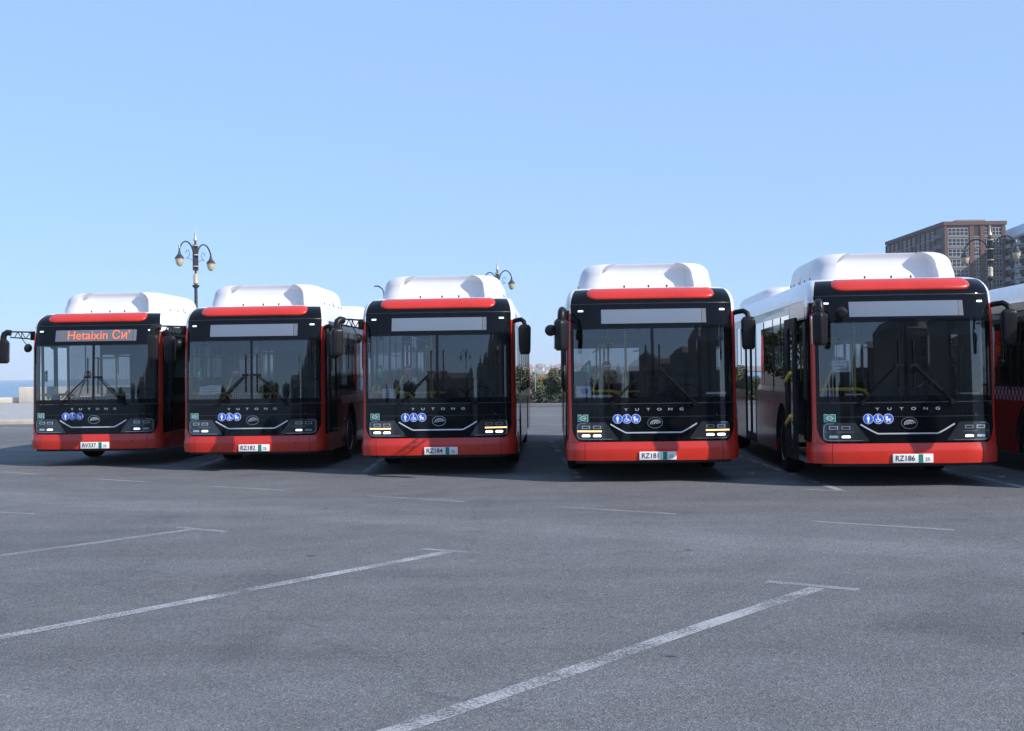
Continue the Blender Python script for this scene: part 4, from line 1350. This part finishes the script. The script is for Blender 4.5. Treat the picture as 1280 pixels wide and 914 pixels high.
def window_mesh(w, h, cols, rows, t=0.10):
    """frame in the x-z plane, facing -y, with its glass"""
    f = MB()
    f.box(-w / 2, w / 2, -.06, .05, -t / 2, t / 2).box(-w / 2, w / 2, -.06, .05, h - t / 2, h + t / 2)
    for i in range(cols + 1):
        x = -w / 2 + w * i / cols
        f.box(x - t / 2, x + t / 2, -.055, .045, t / 2, h - t / 2)
    for j in range(1, rows):
        z = h * j / rows
        for i in range(cols):
            x0, x1 = -w / 2 + w * i / cols + t / 2, -w / 2 + w * (i + 1) / cols - t / 2
            f.box(x0, x1, -.05, .04, z - t / 2, z + t / 2)
    return f.mesh('window', 'white_frame'), MB().box(-w / 2, w / 2, .06, .10, 0, h).mesh('pane', 'dark_glass')
W4, P4 = window_mesh(6.2, 2.2, 5, 2, 0.16)
W2, P2 = window_mesh(2.6, 2.2, 3, 2, 0.16)
W1, P1 = window_mesh(2.0, 2.1, 2, 2, 0.14)
VOID = MB().box(-1.3, 1.3, -.02, .1, 0, 2.3).mesh('opening', 'void')

def put_window(par, wm, pm, loc, rz=0.0, name='window'):
    o = link(name, wm, par, loc, (0, 0, rz))
    if pm:
        link('pane', pm, o)
    return o

FH = 3.2
bk = link('brick_tower', None, None, (134.0, 370.0, 0))
tag(bk, 'unfinished brick and concrete apartment block with white window frames, above the bus at right', 'building')
NF = 14
BH = NF * FH
link('wall', MB().box(0, 18.6, 0, 57, 0, BH + 1.6).mesh('wall', 'block'), bk)
for x0, x1 in ((-0.15, 0.6), (7.6, 8.9), (10.9, 12.2), (13.4, 14.6), (17.7, 18.7)):
    link('brick_pier', MB().box(x0, x1, -0.45, 0.0, 0, BH + .2).mesh('brick_pier', 'brick'), bk)
link('parapet', MB().box(-0.5, 19.1, -0.6, 57.4, BH + 0.5, BH + 1.65).mesh('parapet', 'brick'), bk)
link('roof_house', MB().box(6, 15, 6, 18, BH + 1.65, BH + 2.9).mesh('roof_house', 'concrete'), bk)
slab_me = MB().box(0.6, 17.7, -0.28, 0.0, 0, 0.45).mesh('floor_band', 'concrete')
slab_side = MB().box(-0.35, 0.0, 1.0, 56.5, 0, 0.45).mesh('floor_band', 'concrete')
balc = MB().lathe([(1.9, 0), (2.0, .1), (2.0, .9), (1.9, 1.0)], 18).mesh('balcony', 'concrete')
pier_side = MB().box(-0.45, 0.0, 0, 0.7, 0, BH + .2).mesh('brick_pier', 'brick')
rust = MB().box(-0.06, 0.0, -0.9, 0.9, 0, 2.5).mesh('infill_panel', 'rust_panel')
for k in range(12):
    link('brick_pier', pier_side, bk, (0, 7.5 + k * 4.45, 0))
for fl in range(NF):
    z = fl * FH + 0.55
    link('floor_band', slab_me, bk, (0, 0, fl * FH - 0.1))
    link('floor_band', slab_side, bk, (0, 0, fl * FH - 0.1))
    put_window(bk, W4, P4, (4.1, -0.12, z))
    if fl == NF - 1:
        link('opening', VOID, bk, (9.9, -0.1, z))
        link('opening', VOID, bk, (13.0, -0.1, z)) if False else None
    else:
        put_window(bk, W2, P2, (9.9, -0.12, z)).scale = (0.8, 1, 1)
    put_window(bk, W1, P1, (12.8, -0.12, z)).scale = (0.55, 1, 1)
    put_window(bk, W2, P2, (16.15, -0.12, z)).scale = (1.1, 1, 1)
    link('balcony', balc, bk, (0.2, 4.0, fl * FH))
    for k in range(11):
        yy = 7.5 + k * 4.45 + 2.6
        if (k * 7 + fl * 3) % 4 == 0:
            link('infill_panel', rust, bk, (0, yy, z))
        else:
            put_window(bk, W2, P2, (-0.12, yy, z), -math.pi / 2)

ab = link('pale_apartment_block', None, None, (152.0, 352.0, 0), (0, 0, R(-6)))
tag(ab, 'pale blue-white apartment block with balconies at the right edge behind the lamp', 'building')
link('wall', MB().box(0, 30, 0, 40, 0, 41).mesh('wall', 'render_blue'), ab)
mb = MB()
mb.add([(0, 0, 41), (30, 0, 41), (30, 40, 41), (0, 40, 41), (3, 3, 45), (27, 3, 45), (27, 37, 45), (3, 37, 45)], [(4, 5, 6, 7), (0, 1, 5, 4), (1, 2, 6, 5), (2, 3, 7, 6), (3, 0, 4, 7)])
link('roof', mb.mesh('roof', 'render_blue'), ab)
link('cornice', MB().box(-.5, 30.5, -.5, 40.5, 40.3, 41.0).mesh('cornice', 'white_frame'), ab)
bal = MB().box(-1.5, 0, -3.2, 3.2, 0, .25).box(-1.5, -1.4, -3.2, 3.2, .25, 1.15).mesh('balcony', 'white_frame')
bvoid = MB().box(-.05, .05, -2.9, 2.9, .26, 2.7).mesh('balcony_opening', 'void')
for fl in range(12):
    z = fl * 3.35 + 0.8
    for k in range(4):
        b_ = link('balcony', bal, ab, (0, 5.5 + k * 10, z))
        link('balcony_opening', bvoid, b_)
        put_window(ab, W1, P1, (-0.1, 10.5 + k * 10, z + .3), -math.pi / 2)
    for k in range(4):
        put_window(ab, W1, P1, (4 + k * 7, -0.1, z + .3))

# the street behind the camera, seen only as mirror images in the windshields
dome_me = MB().lathe([(2.6, 0), (2.6, 1.8), (2.75, 1.9), (2.5, 2.6), (1.8, 3.8), (0.9, 4.6), (0.25, 5.2), (0.2, 5.9), (0.0, 6.6)], 16).mesh('turret', 'concrete')
cor_cache = {}
for i, (x, y, w, d, h, rz, nd) in enumerate(((20, -168, 24, 16, 19, 20, 2), (31, -140, 22, 15, 20, 24, 1), (40, -113, 22, 15, 22, 26, 2), (48, -89, 20, 14, 21, 28, 1), (55, -65, 18, 14, 23, 30, 2), (-14, -150, 24, 16, 13, 8, 1))):
    b_ = link('street_house', None, None, (x, y, 0), (0, 0, R(180 - rz)))
    tag(b_, ['cream house with two turrets at the far end of the mirrored street', 'cream house with one turret, second from the far end of the mirrored street', 'cream house with two turrets in the middle of the mirrored street',
             'narrow cream house with one turret, second nearest in the mirrored street', 'tallest cream house with two turrets, nearest in the mirrored street', 'low wide cream house with one turret standing apart from the mirrored street'][i], 'building', 'street houses behind the camera')
    link('wall', MB().box(-w / 2, w / 2, 0, d, 0, h).mesh('wall', 'render_cream'), b_)
    link('roof', MB().add([(-w / 2 - .4, -.4, h), (w / 2 + .4, -.4, h), (w / 2 + .4, d + .4, h), (-w / 2 - .4, d + .4, h), (-w / 2 + 2, 3, h + 2.6), (w / 2 - 2, 3, h + 2.6), (w / 2 - 2, d - 3, h + 2.6), (-w / 2 + 2, d - 3, h + 2.6)],
                          [(0, 3, 2, 1), (4, 5, 6, 7), (0, 1, 5, 4), (1, 2, 6, 5), (2, 3, 7, 6), (3, 0, 4, 7)]).mesh('roof', 'concrete'), b_)
    for k in range(nd):
        link('turret', dome_me, b_, ((-w / 2 + 2.8) if k == 0 else (w / 2 - 2.8), 2.8, h))
    for fl in range(int(h // 3.4)):
        for q in range(int(w // 3.8)):
            put_window(b_, W1, P1, (-w / 2 + 2.2 + q * 3.8, -.08, 0.9 + fl * 3.4))

# far hillside town across the bay
M['hill'] = basic('dry_hill', (0.20, 0.18, 0.15), 0.95, var=0.2, vscale=0.02)
rng = random.Random(5)
def hill_z(x, y):
    return max(0.0, 13 * math.exp(-((x - 110) / 500) ** 2) * min(1, (y - 1700) / 700.0))
me = bpy.data.meshes.new('hillside')
xs, ys = lin(-500, 1000, 40), lin(1700, 3200, 20)
me.from_pydata([(x, y, hill_z(x, y) - 0.2) for y in ys for x in xs], [], [(j * 40 + i, j * 40 + i + 1, (j + 1) * 40 + i + 1, (j + 1) * 40 + i) for j in range(19) for i in range(39)])
me.materials.append(M['hill'])
tag(link('hillside', me), None, kind='structure')
M['house_white'] = basic('far_white_wall', (0.62, 0.60, 0.57), 0.9)
M['house_sand'] = basic('far_sand_wall', (0.45, 0.38, 0.31), 0.9)
M['house_roof'] = basic('far_roof', (0.24, 0.16, 0.14), 0.9)
hw = [MB().box(-5, 5, 0, 8, -2, 6).mesh('wall', m_) for m_ in ('house_white', 'house_sand')]
hr = MB().add([(-5.6, -.6, 6), (5.6, -.6, 6), (5.6, 8.6, 6), (-5.6, 8.6, 6), (-3, 4, 9), (3, 4, 9)], [(0, 1, 5, 4), (1, 2, 5), (2, 3, 4, 5), (3, 0, 4), (0, 3, 2, 1)]).mesh('roof', 'house_roof')
hwin = MB().box(-.7, .7, -.06, 0, 0, 1.6).mesh('window', 'dark_glass')
for i in range(70):
    yy = rng.uniform(1750, 2500)
    xx = yy * rng.uniform(-0.005, 0.065)
    h_ = link('hill_house', None, None, (xx, yy, hill_z(xx, yy)), (0, 0, rng.uniform(-.5, .5)))
    s_ = rng.uniform(.5, .95)
    h_.scale = (s_, s_, s_ * rng.uniform(.8, 1.2))
    tag(h_, 'small pale house of the far hillside town, seen in the gap between the buses', 'house', 'houses of the far hillside town')
    link('wall', hw[i % 2], h_)
    link('roof', hr, h_)
    for q in (-2.6, 0, 2.6):
        link('window', hwin, h_, (q, 0, 2.6))

# ------------------------------------------------------------------ sea air
hm = bpy.data.materials.new('haze')
hm.use_nodes = True
hm.node_tree.nodes.clear()
ho = hm.node_tree.nodes.new('ShaderNodeOutputMaterial')
hv = hm.node_tree.nodes.new('ShaderNodeVolumePrincipled')
hv.inputs['Color'].default_value = (0.86, 0.92, 1.0, 1)
hv.inputs['Density'].default_value = 0.00016
hm.node_tree.links.new(hv.outputs[0], ho.inputs['Volume'])
hz = link('haze', MB().box(-1500, 1500, -700, 3600, -2.7, 62).mesh('haze', hm))
tag(hz, 'thin pale sea haze over the lot and the far shore', kind='stuff')
